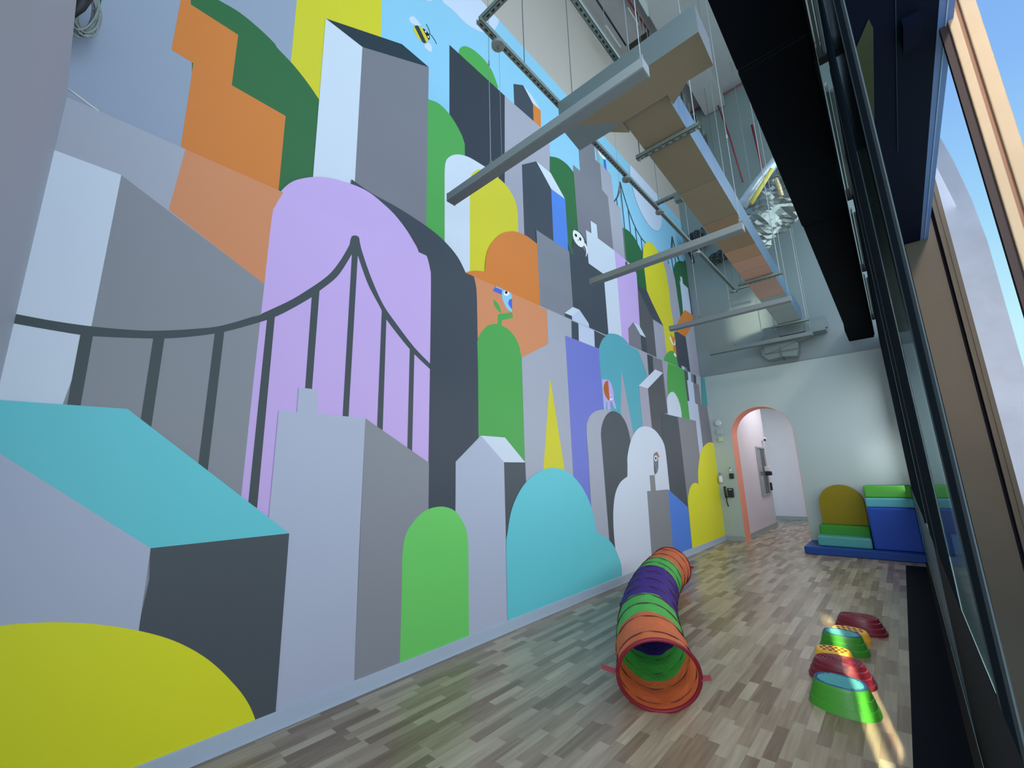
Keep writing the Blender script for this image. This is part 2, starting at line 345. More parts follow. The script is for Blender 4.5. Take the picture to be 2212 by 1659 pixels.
# big box and yellow disc at the near end
w('slate3', 'F 1158,1262 H 261,1255 I 155,1240 G 1500,1659 900,1300 F 1150,1500')
w('front', 'F -300,400 F 0,535 1158,1262 G 1065,600 1000,900 -300,900')
w('teal', 'F -80,115 30,126 980,192 H 261,1255 F 1158,1262 0,535 -300,380')
w('yellow2', 'G -400,1200 -300,640s 0,560s 250,537s 480,532s 750,548s 1065,597s 1350,680s 1600,820s 1800,1010s 1910,1160s 1970,1310s 1990,1450 900,2000 -400,2000')

# ------------------------------------------------------------------ room shell
m_wall = mat('wall_paint', (172, 168, 170), rough=.55, noise=.03, scale=.8)
m_near = mat('near_wall_paint', (160, 170, 188), rough=.6, noise=.06, scale=.6)
m_back = mat('back_wall_paint', (154, 174, 181), rough=.38, noise=.05, scale=.7)
m_backu = mat('back_upper_paint', (116, 134, 142), rough=.3, noise=.06, scale=.6, spec=.6)
m_ceil = mat('ceiling_paint', (150, 156, 166), rough=.8, noise=.05)
m_base = mat('baseboard_vinyl', (164, 184, 208), rough=.35, noise=.02)
m_baseb = mat('baseboard_grey', (140, 154, 160), rough=.4)
m_corr = mat('corridor_paint', (200, 198, 212), rough=.5)
m_reveal = mat('arch_reveal_orange', (214, 138, 116), rough=.5)
# left wall: lower furring in front of the upper wall, ledge between; the mural is its painted face
b = MB(); b.box(XL - .35, XL, YNU - .3, YB + .14, -.02, ZL); b.box(XU - .3, XU, YNU - .3, YB + .2, ZL, ZC)
wl = struct(b.build('wall_left', m_wall), 'tall white wall covered by a painted city mural')
mu = U.mb; k = len(mu.v); mu.v += W.mb.v; mu.f += [tuple(i + k for i in f) for f in W.mb.f]; mu.m += W.mb.m
o = mu.build('mural', PM, wl, label='painted city mural of towers, arches, hills and suspension bridges')
# near wall (edge of frame)
b = MB(); b.box(XL - .1, -.8, YN - .12, YN, 0, ZL - .02); b.box(XU - .1, -.8, YNU - .12, YNU, ZL - .02, ZC)
struct(b.build('wall_front', m_near))
# floor
m_floor = bpy.data.materials.new('parquet'); m_floor.use_nodes = True
nt = m_floor.node_tree; P_ = nt.nodes['Principled BSDF']; N = nt.nodes.new; L_ = nt.links.new
tc = N('ShaderNodeTexCoord'); sep = N('ShaderNodeSeparateXYZ'); L_(tc.outputs['Object'], sep.inputs[0])
def math_(op, a, b_=None, c_=None):
    n = N('ShaderNodeMath'); n.operation = op
    for i, v in enumerate((a, b_, c_)):
        if v is None: continue
        if isinstance(v, (int, float)): n.inputs[i].default_value = v
        else: L_(v, n.inputs[i])
    return n.outputs[0]
PWD = .056
row = math_('FLOOR', math_('DIVIDE', sep.outputs[0], PWD))
wn = N('ShaderNodeTexWhiteNoise'); wn.noise_dimensions = '1D'; L_(row, wn.inputs['W'])
ys = math_('DIVIDE', math_('ADD', sep.outputs[1], math_('MULTIPLY', wn.outputs['Value'], 3.7)), math_('ADD', math_('MULTIPLY', math_('FRACT', math_('MULTIPLY', row, .37)), .14), .24))
cell = math_('FLOOR', ys)
cmb = N('ShaderNodeCombineXYZ'); L_(row, cmb.inputs[0]); L_(cell, cmb.inputs[1])
wn2 = N('ShaderNodeTexWhiteNoise'); wn2.noise_dimensions = '3D'; L_(cmb.outputs[0], wn2.inputs['Vector'])
mp = N('ShaderNodeMapping'); mp.inputs['Scale'].default_value = (55, 3.2, 1); L_(tc.outputs['Object'], mp.inputs[0])
addv = N('ShaderNodeVectorMath'); addv.operation = 'ADD'; L_(mp.outputs[0], addv.inputs[0]); sc_ = N('ShaderNodeVectorMath'); sc_.operation = 'SCALE'; L_(wn2.outputs['Color'], sc_.inputs[0]); sc_.inputs[3].default_value = 40; L_(sc_.outputs[0], addv.inputs[1])
gr = N('ShaderNodeTexNoise'); gr.inputs['Scale'].default_value = 1; gr.inputs['Detail'].default_value = 4; L_(addv.outputs[0], gr.inputs['Vector'])
val = math_('ADD', math_('MULTIPLY', wn2.outputs['Value'], .62), math_('MULTIPLY', math_('SUBTRACT', gr.outputs['Fac'], .5), .7))
cr = N('ShaderNodeValToRGB'); L_(val, cr.inputs[0])
e = cr.color_ramp.elements; cols = [(0.0, (118, 100, 82)), (.2, (139, 122, 102)), (.42, (156, 142, 120)), (.6, (170, 158, 136)), (.85, (192, 182, 160))]
e[0].position, e[0].color = cols[0][0], (*lin(cols[0][1]), 1); e[1].position, e[1].color = cols[-1][0], (*lin(cols[-1][1]), 1)
for p_, c_ in cols[1:-1]: q = e.new(p_); q.color = (*lin(c_), 1)
fx = math_('FRACT', math_('DIVIDE', sep.outputs[0], PWD)); fy = math_('FRACT', ys)
gap = math_('MINIMUM', math_('MINIMUM', fx, math_('SUBTRACT', 1.0, fx)), math_('MULTIPLY', math_('MINIMUM', fy, math_('SUBTRACT', 1.0, fy)), 5))
g2 = N('ShaderNodeMapRange'); L_(gap, g2.inputs[0]); g2.inputs[1].default_value = 0; g2.inputs[2].default_value = .025; g2.inputs[3].default_value = .72; g2.inputs[4].default_value = 1
mm = N('ShaderNodeVectorMath'); mm.operation = 'SCALE'; L_(cr.outputs[0], mm.inputs[0]); L_(g2.outputs[0], mm.inputs[3])
L_(mm.outputs[0], P_.inputs['Base Color']); P_.inputs['Roughness'].default_value = .3; P_.inputs['Specular IOR Level'].default_value = .5
rr = N('ShaderNodeMapRange'); L_(gr.outputs['Fac'], rr.inputs[0]); rr.inputs[3].default_value = .26; rr.inputs[4].default_value = .42; L_(rr.outputs[0], P_.inputs['Roughness'])
b = MB(); b.box(-3.1, .05, -4, 13.3, -.12, 0); struct(b.build('floor', m_floor), 'grey-brown wood block floor')
b = MB(); b.box(-3.1, .6, -.5, YB + .3, ZC, ZC + .1); b.box(-1.95, -1.55, .0, YB, ZC - .35, ZC); struct(b.build('ceiling', m_ceil))
# back wall with arch opening
AX, AR, AZ = -1.79, .492, 1.88
ZB = 3.075
arc = [(AX + AR * math.cos(t), AZ + AR * math.sin(t)) for t in [PI - PI * i / 32 for i in range(33)]]
out = [(XL - .1, 0), (XL - .1, ZB), (.35, ZB), (.35, 0), (AX + AR, 0)] + arc[::-1] + [(AX - AR, 0)]
b = MB(); b.prism([(x, YB, z) for x, z in out], (0, .34, 0)); wb = struct(b.build('wall_back', m_back), 'pale blue-green end wall with an arched opening')
b = MB(); n = len(arc); ring = [(AX - AR, 0)] + arc + [(AX + AR, 0)]
for i in range(len(ring) - 1):
    (xa, za), (xb, zb) = ring[i], ring[i + 1]
    b.add([(xa + .0 , YB - .001, za), (xb, YB - .001, zb), (xb, YB + .345, zb), (xa, YB + .345, za)], [(0, 1, 2, 3)])
    # thin lining
o = b.build('arch_lining', m_reveal, wb, label='salmon orange reveal of the arch'); sm = o.modifiers.new('t', 'SOLIDIFY'); sm.thickness = .006; sm.offset = 0
b = MB(); b.box(XU - .2, .6, YB + .03, YB + .2, ZB + .0, ZC); struct(b.build('wall_back_upper', m_backu), 'glossy grey upper part of the end wall')
# corridor beyond the arch
b = MB(); b.box(-2.45, -2.31, YB + .34, 11.48, 0, 3.0); struct(b.build('wall_corridor_left', m_corr))
b = MB(); b.box(-3.1, .3, 12.95, 13.1, 0, 3.0); struct(b.build('wall_corridor_back', m_corr))
b = MB(); b.box(-3.1, .3, YB + .14, 13.1, 2.9, 3.0); struct(b.build('ceiling_corridor', m_corr))
b = MB(); b.box(-1.0, -.9, YB + .14, 13.0, 0, 3.0); struct(b.build('wall_corridor_right', m_corr))
# baseboards
def basebd(name, segs, m):
    b = MB()
    for x0, x1, y0, y1, side in segs:
        b.box(x0, x1, y0, y1, 0, .088)
        if side == 'x': b.box(x0, x1 + .008, y0, y1, 0, .012)
        else: b.box(x0, x1, y0 - .008, y1, 0, .012)
    return struct(b.build(name, m, bevel=.003))
basebd('baseboard_left', [(XL, XL + .018, YN, YB, 'x')], m_base)
basebd('baseboard_back', [(XL, AX - AR, YB - .012, YB, 'y'), (AX + AR, .05, YB - .012, YB, 'y')], m_baseb)
basebd('baseboard_corridor', [(-2.31, -2.298, YB + .345, 11.48, 'x'), (-3.1, -1.0, 12.938, 12.95, 'y')], m_baseb)

# ------------------------------------------------------------------ ceiling services
m_galv = mat('galvanised_steel', (106, 124, 130), rough=.42, metal=.35, noise=.1, scale=3, spec=.6)
m_galvd = mat('galvanised_dark', (86, 100, 106), rough=.45, metal=.35, noise=.1, scale=5)
m_side = mat('duct_side_blue', (50, 92, 126), rough=.3, metal=.3, noise=.2, scale=9)
m_br = [mat('duct_under_%d' % i, c, rough=.5, metal=.1, noise=.08, scale=3) for i, c in enumerate([(112, 106, 88), (116, 110, 92), (124, 108, 86), (150, 122, 96), (166, 132, 116), (160, 136, 124), (128, 146, 150)])]  # warm floor reflection put into the underside colours, section by section
m_seam = mat('bright_seam', (168, 184, 190), rough=.35, metal=.2)
m_joint = mat('duct_joint', (60, 58, 54), rough=.4, metal=.4)
m_hous = mat('lamp_housing', (114, 128, 134), rough=.42, metal=.1, noise=.03)
m_lens = mat('lamp_lens', (92, 104, 110), rough=.5, noise=.03)
m_wire = mat('steel_wire', (150, 160, 168), rough=.35, metal=.5)
m_strut = mat('strut_steel', (112, 130, 130), rough=.4, metal=.4, noise=.1, scale=8)
m_slot = mat('strut_slot', (28, 36, 40), rough=.8)
m_white = mat('white_plastic', (200, 206, 212), rough=.4)
m_red = mat('red_conduit', (130, 40, 52), rough=.5)
m_black = mat('black_metal', (16, 20, 26), rough=.55)
def wire(parent, name, x, y, z, m=m_wire, r=.0028, top=ZC, clamps=True):
    b = MB(); b.tube([(x, y, z), (x, y, top)], r, 6)
    if clamps: b.tube([(x, y, z + .9), (x, y, z + .94)], r * 2.6, 6)
    return b.build(name, m, parent)
# four linear pendants
plabel = ['grey linear pendant lamp hanging nearest the window corner of the mural, first of four', 'grey linear pendant lamp crossing under the duct, second from the nearest one',
          'grey linear pendant lamp crossing under the duct, third from the nearest one', 'grey linear pendant lamp hung closest to the arched end wall']
plabel[0] = 'largest grey linear pendant lamp, in front of the white and yellow arches of the mural'
for i, (y, x0, x1) in enumerate(((1.96, -2.35, -.70), (4.08, -2.35, -.735), (6.39, -2.35, -.735), (8.36, -2.37, -.75))):
    z = 3.40
    t = thing('pendant_lamp', plabel[i], 'lamp', ((x0 + x1) / 2, y, z), 'linear pendant lamps under the duct')
    b = MB(); b.box(x0, x1, y - .042, y + .042, z + .006, z + .07); b.build('housing', m_hous, t, bevel=.002)
    b = MB(); b.box(x0 + .004, x1 - .004, y - .037, y + .037, z, z + .008); b.build('diffuser', m_lens, t)
    for x in (x0, x1):
        b = MB(); b.box(x - .004, x + .004, y - .043, y + .043, z, z + .072); b.build('end_cap', m_hous, t)
    for x in (x0 + .45, x1 - .02):
        b = MB(); b.box(x - .012, x + .012, y - .004, y + .004, z + .06, z + .13); b.tube([(x, y, z + .1), (x, y, z + .125)], .01, 8); b.build('bracket', m_galv, t)
        wire(t, 'suspension_cable', x, y, z + .1)
b = None
# main duct
def dz(y): return HC + 2.9 - .52 * (y - 3.19) / 5.01
def dl(y): return -1.288 + .115 * (y - 3.19) / 5.01
def dr(y): return -.913 + .068 * (y - 3.19) / 5.01
t = thing('air_duct', 'long rectangular metal air duct with painted brown floor reflection underneath, sloping to the end wall', 'duct', (-1.1, 2.6, 4.15))
st = [2.94, 3.36, 4.1, 4.75, 5.45, 5.75, 6.05, 6.45, 7.0, 7.55, 8.27]
for i in range(len(st) - 1):
    y0, y1 = st[i] + .004, st[i + 1]; H_ = .27
    b = MB()
    vs = [(dl(y0), y0, dz(y0)), (dr(y0), y0, dz(y0)), (dr(y0), y0, dz(y0) + H_), (dl(y0), y0, dz(y0) + H_), (dl(y1), y1, dz(y1)), (dr(y1), y1, dz(y1)), (dr(y1), y1, dz(y1) + H_), (dl(y1), y1, dz(y1) + H_)]
    b.add(vs, [(0, 1, 5, 4)], 0); b.add(vs, [(1, 2, 6, 5), (3, 0, 4, 7)], 1); b.add(vs, [(2, 3, 7, 6), (0, 3, 2, 1), (4, 5, 6, 7)], 2)
    o = b.build('duct_section', [m_br[min(6, [0, 0, 1, 2, 3, 4, 4, 5, 6, 6][i])], m_side, m_galv], t)
    b = MB(); y = y1
    tk = MB()
    b.box(dl(y) - .006, dr(y) + .006, y - .008, y + .008, dz(y) - .005, dz(y) + H_ + .004, 0)
    for k in range(3):
        yy = y0 + (y1 - y0) * (k + .5) / 3
        MB().box(dr(yy) - .002, dr(yy) + .004, yy - .003, yy + .003, dz(yy) + .01, dz(yy) + H_).build('standing_seam', m_seam, o)
    b.build('flange', m_joint if i < 8 else m_galvd, o)
# near T fitting
b = MB()
zt = 4.15; outl = [(-1.70, 2.60), (-.55, 2.60), (-.555, 2.925), (-.72, 2.925), (-.78, 2.945), (-.905, 3.06), (-.915, 2.95), (-.915, 2.941), (-1.29, 2.941), (-1.29, 3.08), (-1.42, 2.955), (-1.73, 2.955)]
outl = [(-1.70, 2.60), (-.55, 2.60), (-.555, 2.925), (-.74, 2.925), (-.905, 3.06), (-.905, 2.938), (-1.295, 2.938), (-1.295, 3.08), (-1.42, 2.955), (-1.73, 2.955)]
b.prism([(x, y, zt - .005) for x, y in outl], (0, 0, .24), 1)
o = b.build('branch_box', [m_br[1], m_galv, mat('duct_end_shaded', (44, 56, 62), rough=.5)], t)
for p in o.data.polygons:
    if p.normal.x > .8 and p.center.x > -.6: p.material_index = 2  # shade on the window-side end put in as a darker colour
    if abs(p.normal.z) > .9 and p.center.z < zt + .05 and p.center.x > -1.42: p.material_index = 0
for a_ in ((-.745, -.728, 2.59, 2.93, zt - .012, zt + .24), (-.92, -.905, 2.59, 2.945, zt - .011, zt + .0), (-1.31, -1.29, 2.59, 3.08, zt - .014, zt + .0), (-1.53, -1.52, 2.6, 2.955, zt - .009, zt)):
    MB().box(*a_).build('seam', m_seam, o)
b = MB(); b.tube([at(1422, 92, 1, 2.58), at(1436, 76, 1, 2.57), at(1455, 66, 1, 2.57)], .008, 8); b.tube([at(1430, 68, 1, 2.575), at(1440, 84, 1, 2.575)], .007, 8); b.build('damper_handle', m_galvd, o)
b = MB()
b.tube([(-.545, 2.8, zt + .13), (-.50, 2.8, zt + .13), (-.49, 2.8, zt + .16)], .008, 8); b.build('damper_handle', m_galvd, o)
# far fitting with diffuser box
b = MB(); b.box(-1.465, -.545, 8.45, 8.53, 3.52, 3.72, 0); b.box(-1.465, -1.23, 8.44, 8.72, 3.48, 3.70, 0); b.box(-.85, -.575, 8.44, 8.7, 3.48, 3.68, 0)
o = b.build('branch_box', [m_galv], t)
b = MB(); vs = [(-1.49, 8.44, 3.24), (-.98, 8.44, 3.38), (-.96, 8.7, 3.40), (-1.49, 8.7, 3.24), (-1.49, 8.44, 3.40), (-.82, 8.44, 3.46), (-.82, 8.7, 3.46), (-1.49, 8.7, 3.40)]
b.add(vs, [(0, 1, 2, 3), (4, 7, 6, 5), (0, 4, 5, 1), (1, 5, 6, 2), (2, 6, 7, 3), (3, 7, 4, 0)])
b.prism([(-1.54, 8.46, 3.24), (-1.46, 8.46, 3.14), (-1.25, 8.46, 3.16), (-1.03, 8.46, 3.13), (-.99, 8.46, 3.24), (-.98, 8.46, 3.37), (-1.54, 8.46, 3.34)], (0, .22, 0)); b.build('elbow', m_galv, t)
b = MB(); b.box(-1.252, -1.24, 8.43, 8.69, 3.13, 3.34); b.box(-1.5, -.96, 8.434, 8.44, 3.245, 3.253); b.build('seam', m_galvd, t)
# trapeze hangers
for y, lab in ((3.37, 'slotted steel trapeze strut carrying the nearest stretch of duct'), (6.32, 'slotted steel trapeze strut under the pinkish middle stretch of duct'), (8.12, 'slotted steel trapeze strut at the far end of the duct')):
    x0, x1, z = dl(y) - .09, dr(y) + .1, dz(y) - .045
    h = thing('duct_hanger', lab, 'hanger', ((x0 + x1) / 2, y, z), 'trapeze hangers under the air duct')
    b = MB(); b.box(x0, x1, y - .022, y - .018, z, z + .04, 0); b.box(x0, x1, y + .018, y + .022, z, z + .04, 0); b.box(x0, x1, y - .022, y + .022, z, z + .004, 0); b.box(x0, x1, y - .018, y + .018, z + .03, z + .036, 1)
    n = 9
    for k in range(n):
        x = x0 + (x1 - x0) * (k + .5) / n; b.box(x - .016, x + .016, y - .005, y + .007, z - .001, z + .001, 1)
    b.build('strut', [m_strut, m_slot], h)
    for x in (x0 + .03, x1 - .03):
        b = MB(); b.tube([(x, y, z - .03), (x, y, ZC)], .005, 6); b.tube([(x, y, z - .012), (x, y, z - .002)], .011, 6); b.build('threaded_rod', m_wire, h)
# slotted rails
def channel(b, p0, p1, w=.041, h=.041, slots=True):
    p0, p1 = Vector(p0), Vector(p1); d = p1 - p0; L = d.length; d.normalize(); s = Vector((0, 0, 1)).cross(d).normalized()
    def bx(a0, a1, s0, s1, z0, z1, mi):
        vs = [p0 + d * a + s * c + Vector((0, 0, zz)) for zz in (z0, z1) for c in (s0, s1) for a in (a0, a1)]
        b.add(vs, [(0, 2, 3, 1), (4, 5, 7, 6), (0, 1, 5, 4), (2, 6, 7, 3), (0, 4, 6, 2), (1, 3, 7, 5)], mi)
    bx(0, L, -w / 2, -w / 2 + .003, 0, h, 0); bx(0, L, w / 2 - .003, w / 2, 0, h, 0); bx(0, L, -w / 2, w / 2, 0, .003, 0)
    if slots:
        n = int(L / .05)
        for i in range(n): bx((i + .3) * L / n, (i + .85) * L / n, -.007, .007, -.001, .0005, 1)
ZR = 4.42
t = thing('strut_rail', 'long slotted steel rail running beside the mural, turning a corner at each end', 'rail', (-1.6, 1.6, ZR))
b = MB(); channel(b, (-1.735, 1.69, ZR), (-1.735, 8.17, ZR)); b.build('rail_run', [m_strut, m_slot], t)
b = MB(); channel(b, (-1.755, 1.73, ZR + .042), (-.5, 1.73, ZR + .042)); b.build('cross_rail', [m_strut, m_slot], t)
b = MB(); channel(b, (-1.735, 4.70, ZR + .042), (-1.37, 4.70, ZR + .042)); b.box(-1.50, -1.42, 4.66, 4.74, ZR - .04, ZR + .03); b.build('cross_rail', [m_strut, m_slot], t)
b = MB(); channel(b, (-1.755, 8.17, ZR + .042), (-1.35, 8.17, ZR + .042)); b.build('cross_rail', [m_strut, m_slot], t)
for y in (2.2, 2.9, 4.8, 6.4, 8.0): wire(t, 'threaded_rod', -1.735, y, ZR + .04, m=m_galvd, r=.004, clamps=False)
t = thing('strut_rail', 'short slotted steel rail entering the duct fitting from the top of the picture', 'rail', (-1.17, 1.9, ZR)); b = MB(); channel(b, (-1.17, 1.76, ZR + .042), (-1.17, 2.95, ZR + .042)); b.build('rail_run', [m_strut, m_slot], t)
labs = ['round grey junction box on the slotted rail, nearest and largest, in front of the sky', 'round junction box on the slotted rail next to the painted white cloud', 'round junction box where the rail meets the short cross strut',
        'round junction box on the rail just below the second pendant lamp', 'round junction box at the far corner of the slotted rail']
for (px, py), lab in zip(((1076, 97), (1354, 387), (1425, 458), (1505, 547), (1583, 630)), labs):
    q = at(px, py, 2, ZR - .02)
    t = thing('junction_box', lab, 'junction box', (q.x, q.y, ZR - .035), 'junction boxes on the slotted rail')
    b = MB(); b.disc((q.x, q.y, ZR - .035), .05, .03, 32, rim=.004); b.build('cover', m_hous, t, bevel=0)
    MB().tube([(q.x, q.y, ZR - .06), (q.x, q.y, ZR - .033)], .007, 8).build('eyelet', m_galvd, t)
    for s in (-1, 1): MB().disc((q.x + s * .034, q.y, ZR - .037), .004, .004, 8).build('screw', m_galvd, t)
# pull wires hanging beside the mural
for i, (px, py, z0) in enumerate(((1078, 108, 3.0),)):
    q = at(px, py, 2, ZR - .02); b = MB(); b.tube([(q.x, q.y, 3.45), (q.x, q.y, ZR - .03)], .0015, 5)
    tag(b.build('hanging_wire', m_wire), 'thin wire hanging straight down from the nearest round junction box', 'wire')
# conduits up under the ceiling
def conduit(name, pts, m, lab, r=.012):
    b = MB(); b.tube(pts, r, 8); return tag(b.build(name, m, smooth=True), lab, 'pipe')
conduit('conduit', [(-2.3, 8.68, 9.02), (-1.6, 8.66, 8.98), (-1.2, 8.66, 9.0), (0.2, 8.66, 8.98)], m_red, 'red conduit running across the top of the end wall', .014)
q0 = at(1545, 205, 1, 8.67); q1 = at(1606, 395, 1, 8.67)
conduit('conduit', [(q0.x, 8.63, q0.z - .1), ((q0.x + q1.x) / 2 + .02, 8.63, (q0.z + q1.z) / 2), (q1.x, 8.63, q1.z)], m_red, 'red conduit dropping down the end wall to the foil-wrapped duct', .014)
a, c = at(1357, 0, 2, 9.0), at(1402, 70, 2, 9.0); conduit('conduit', [(a.x, a.y - 1, 9.0), a, c], m_red, 'short red conduit under the ceiling above the near duct fitting', .014)
a, c = at(1289, 0, 2, 8.6), at(1352, 98, 2, 8.6); conduit('conduit', [a + (a - c), a, c], m_black, 'black pipe high up beside the mural wall', .014)
a, c = at(1624, 270, 1, 8.6), at(1655, 395, 1, 8.6); conduit('conduit', [a, c], m_red, 'thin red pipe beside the black duct near the foil wrap', .02)
q = at(1500, 215, 1, 8.62); t = MB(); t.disc((q.x, 8.62, q.z), .07, .09, 24, axis='y', rim=.02); tag(t.build('detector', m_white), 'white round detector in the top corner of the end wall', 'detector')
# loose suspension cables on the right of the duct
for i, (px, py, z) in enumerate(((1560, 330, 4.6), (1640, 300, 5.2), (1750, 570, 4.1))):
    pass
# foil wrapped duct
def foil(name, c, r, L, ax, lab, seed, m):
    random.seed(seed); b = MB(); n, k = 40, 26; vs = []; ax = Vector(ax).normalized(); u_ = ax.orthogonal().normalized(); v_ = ax.cross(u_)
    for i in range(k):
        for j in range(n):
            a = 2 * PI * j / n; rr = r * (1 + .10 * math.sin(3 * a + i * .7) + random.uniform(-.09, .09)) * (1 if 0 < i < k - 1 else .85)
            vs.append(Vector(c) + ax * (L * (i / (k - 1) - .5)) + (u_ * math.cos(a) + v_ * math.sin(a)) * rr)
    fs = [(i * n + j, i * n + (j + 1) % n, (i + 1) * n + (j + 1) % n, (i + 1) * n + j) for i in range(k - 1) for j in range(n)] + [tuple(range(n)), tuple((k - 1) * n + j for j in range(n))]
    b.add(vs, fs); return tag(b.build(name, m), lab, 'duct')
m_foil = mat('crumpled_foil', (134, 148, 152), rough=.3, metal=.75, noise=.5, scale=5, bump=.6, bscale=14)
m_foild = mat('dark_foil', (62, 70, 76), rough=.35, metal=.6, noise=.6, scale=7, bump=.6, bscale=16)
a, c = at(1610, 500, 1, 7.55), at(1735, 375, 1, 7.55); mid = (a + c) / 2
foil('wrapped_duct', (mid.x, 7.58, mid.z - .02), .40, (c - a).length * 1.25, (c - a), 'crumpled foil-wrapped duct behind the hanging cables, beside the black duct', 3, m_foil)
b = MB(); a, c = at(1602, 445, 1, 7.02), at(1678, 345, 1, 7.02); b.tube([a + Vector((0, 0, 0)), (a + c) / 2 + Vector((0, 0, .03)), c], .085, 12)
tag(b.build('foil_tube', mat('foil_bright', (176, 196, 214), rough=.3, metal=.5, noise=.3, scale=12, bump=.5, bscale=20), smooth=True), 'bright silver foil tube along the upper edge of the wrapped duct', 'tube')
b = MB(); a, c = at(1622, 440, 1, 6.88), at(1668, 365, 1, 6.88); b.tube([a, (a + c) / 2, c], .035, 8); tag(b.build('insulation_edge', mat('insulation_yellow', (176, 172, 84), rough=.8, noise=.2), smooth=True), 'strip of yellow insulation showing under the silver foil tube', 'insulation')
b = MB(); q = at(1683, 405, 1, 7.08); b.tube([(q.x - .02, 7.08, q.z + .16), (q.x, 7.08, q.z), (q.x + .02, 7.08, q.z - .16)], [.03, .035, .025], 12)
tag(b.build('flexible_hose', mat('hose_metal', (196, 186, 150), rough=.25, metal=.8, bump=1, bscale=40)), 'shiny ribbed metal hose hanging on the foil-wrapped duct', 'hose')
a = at(1508, 517, 1, 8.5); foil('wrapped_duct', (a.x - .0, 8.50, a.z), .17, .32, (1, 0, .15), 'small dark foil-wrapped duct end near the mural corner above the second pendant lamp', 5, m_foild)
a = at(1550, 548, 1, 8.4); foil('wrapped_duct', (a.x, 8.55, a.z), .11, .36, (1, 0, .25), 'small crumpled foil duct end below the second pendant lamp', 6, m_foild)
b = MB(); q = at(1497, 558, 1, 8.4); b.tube([(q.x - .05, 8.35, q.z + .15), (q.x, 8.35, q.z), (q.x + .01, 8.35, q.z - .12)], .03, 8); tag(b.build('cable_end', m_black, smooth=True), 'black cable end dangling under the second pendant lamp', 'cable')

# black suspended duct along the window
m_bduct = mat('black_duct', (3, 7, 13), rough=.8, spec=.05, noise=.15, scale=1.5)
t = thing('black_duct', 'long matt black duct casing hung along the window', 'duct', (-.15, 2, 3.2))
ys = [-.6, 2.1, 3.99, 7.75, 8.45]; offs = [0, -.006, .0, .004]
for i in range(4):
    b = MB(); x0 = [-.297, -.297, -.292, -.31][i]
    b.box(x0, .0, ys[i] + .006, ys[i + 1] - .006, 3.2 + offs[i], 3.52); b.build('casing_section', m_bduct, t, bevel=.012)
    b = MB(); b.box(x0 + .01, -.008, ys[i + 1] - .02, ys[i + 1] + .02, 3.212, 3.51); b.build('joint', m_black, t)
b = MB(); b.box(.0, .012, -.6, 8.4, 3.23, 3.5); b.build('side_rail', m_black, t)
m_gl = mat('shade_track_grey', (74, 90, 96), rough=.35, metal=.3, noise=.25, scale=8)
labs = ['grey metal shade track beside the black duct, top of picture', 'grey metal shade track beside the black duct, second down', 'grey metal shade track beside the black duct, third down', 'grey metal shade track beside the black duct, nearest the end wall']
for (ya, yb), lab in zip(((.9, 2.28), (2.55, 3.75), (4.05, 5.35), (5.65, 7.3)), labs):
    t = thing('shade_track', lab, 'shade track', (.035, ya, 3.2), 'grey shade tracks between black duct and window')
    b = MB(); b.box(.018, .03, ya, yb, 3.2, 3.26); b.build('rail', m_gl, t)
    b = MB(); b.tube([(.045, ya + .02, 3.21), (.045, yb, 3.21)], .011, 10); b.build('roller', m_gl, t)
    b = MB(); b.box(.014, .06, yb, yb + .05, 3.19, 3.26); b.build('bracket', m_black, t)

# ------------------------------------------------------------------ window side
m_frame = mat('window_frame_black', (10, 22, 32), rough=.9, spec=.02, noise=.15, scale=2)
m_framel = mat('window_edge_light', (118, 132, 124), rough=.4, noise=.1)
m_fr2 = mat('window_edge_grey', (40, 52, 60), rough=.7, noise=.1, spec=.1)
def glossy(name, base, ior_mix=.5, rough=.08):
    m = mat(name, base, rough=rough, metal=0.0, spec=.5, noise=.1, scale=2)
    return m
m_pane = bpy.data.materials.new('window_glass'); m_pane.use_nodes = True; nt = m_pane.node_tree; nt.nodes.remove(nt.nodes['Principled BSDF'])
_f = nt.nodes.new('ShaderNodeFresnel'); _f.inputs[0].default_value = 1.5; _g = nt.nodes.new('ShaderNodeBsdfGlossy'); _g.inputs['Roughness'].default_value = .06; _g.inputs[0].default_value = (.42, .5, .54, 1)
_t = nt.nodes.new('ShaderNodeBsdfTransparent'); _t.inputs[0].default_value = (.8, .86, .88, 1); _m = nt.nodes.new('ShaderNodeMixShader')
_b = nt.nodes.new('ShaderNodeNewGeometry'); _q = nt.nodes.new('ShaderNodeMath'); _q.operation = 'MULTIPLY_ADD'; _q.inputs[1].default_value = -.83333; _q.inputs[2].default_value = 1.5
nt.links.new(_b.outputs['Backfacing'], _q.inputs[0]); nt.links.new(_q.outputs[0], _f.inputs[0]); nt.links.new(_f.outputs[0], _m.inputs[0]); nt.links.new(_t.outputs[0], _m.inputs[1]); nt.links.new(_g.outputs[0], _m.inputs[2]); nt.links.new(_m.outputs[0], nt.nodes['Material Output'].inputs[0])
m_navy = mat('canopy_navy', (5, 12, 34), rough=.7, spec=.1, noise=.2, scale=2)
wn_ = thing('window_1', 'dark steel window frames running along the play room, seen at a grazing angle', 'window', (XW, 4, 0)); wn_['kind'] = 'structure'
def fr(name, y0, y1, m, z0=.0, z1=3.19, x0=XW, x1=XW + .1):
    if y0 < 3 and x0 > .04: x1 = x0 + .0016
    b = MB(); b.box(x0, x1, y0, y1, z0, z1); return b.build(name, m, wn_)
fr('frame', 3.80, 8.70, m_frame, .90); fr('mullion', 3.74, 3.80, m_frame, .90, x0=XW - .004); fr('mullion', 3.2, 3.28, m_framel, .90); fr('pane', 3.28, 3.74, m_pane, .9, x0=XW + .004)
fr('frame', 1.58, 3.2, m_frame, .90); fr('mullion', 2.38, 2.42, m_fr2, .9, x0=XW - .002)
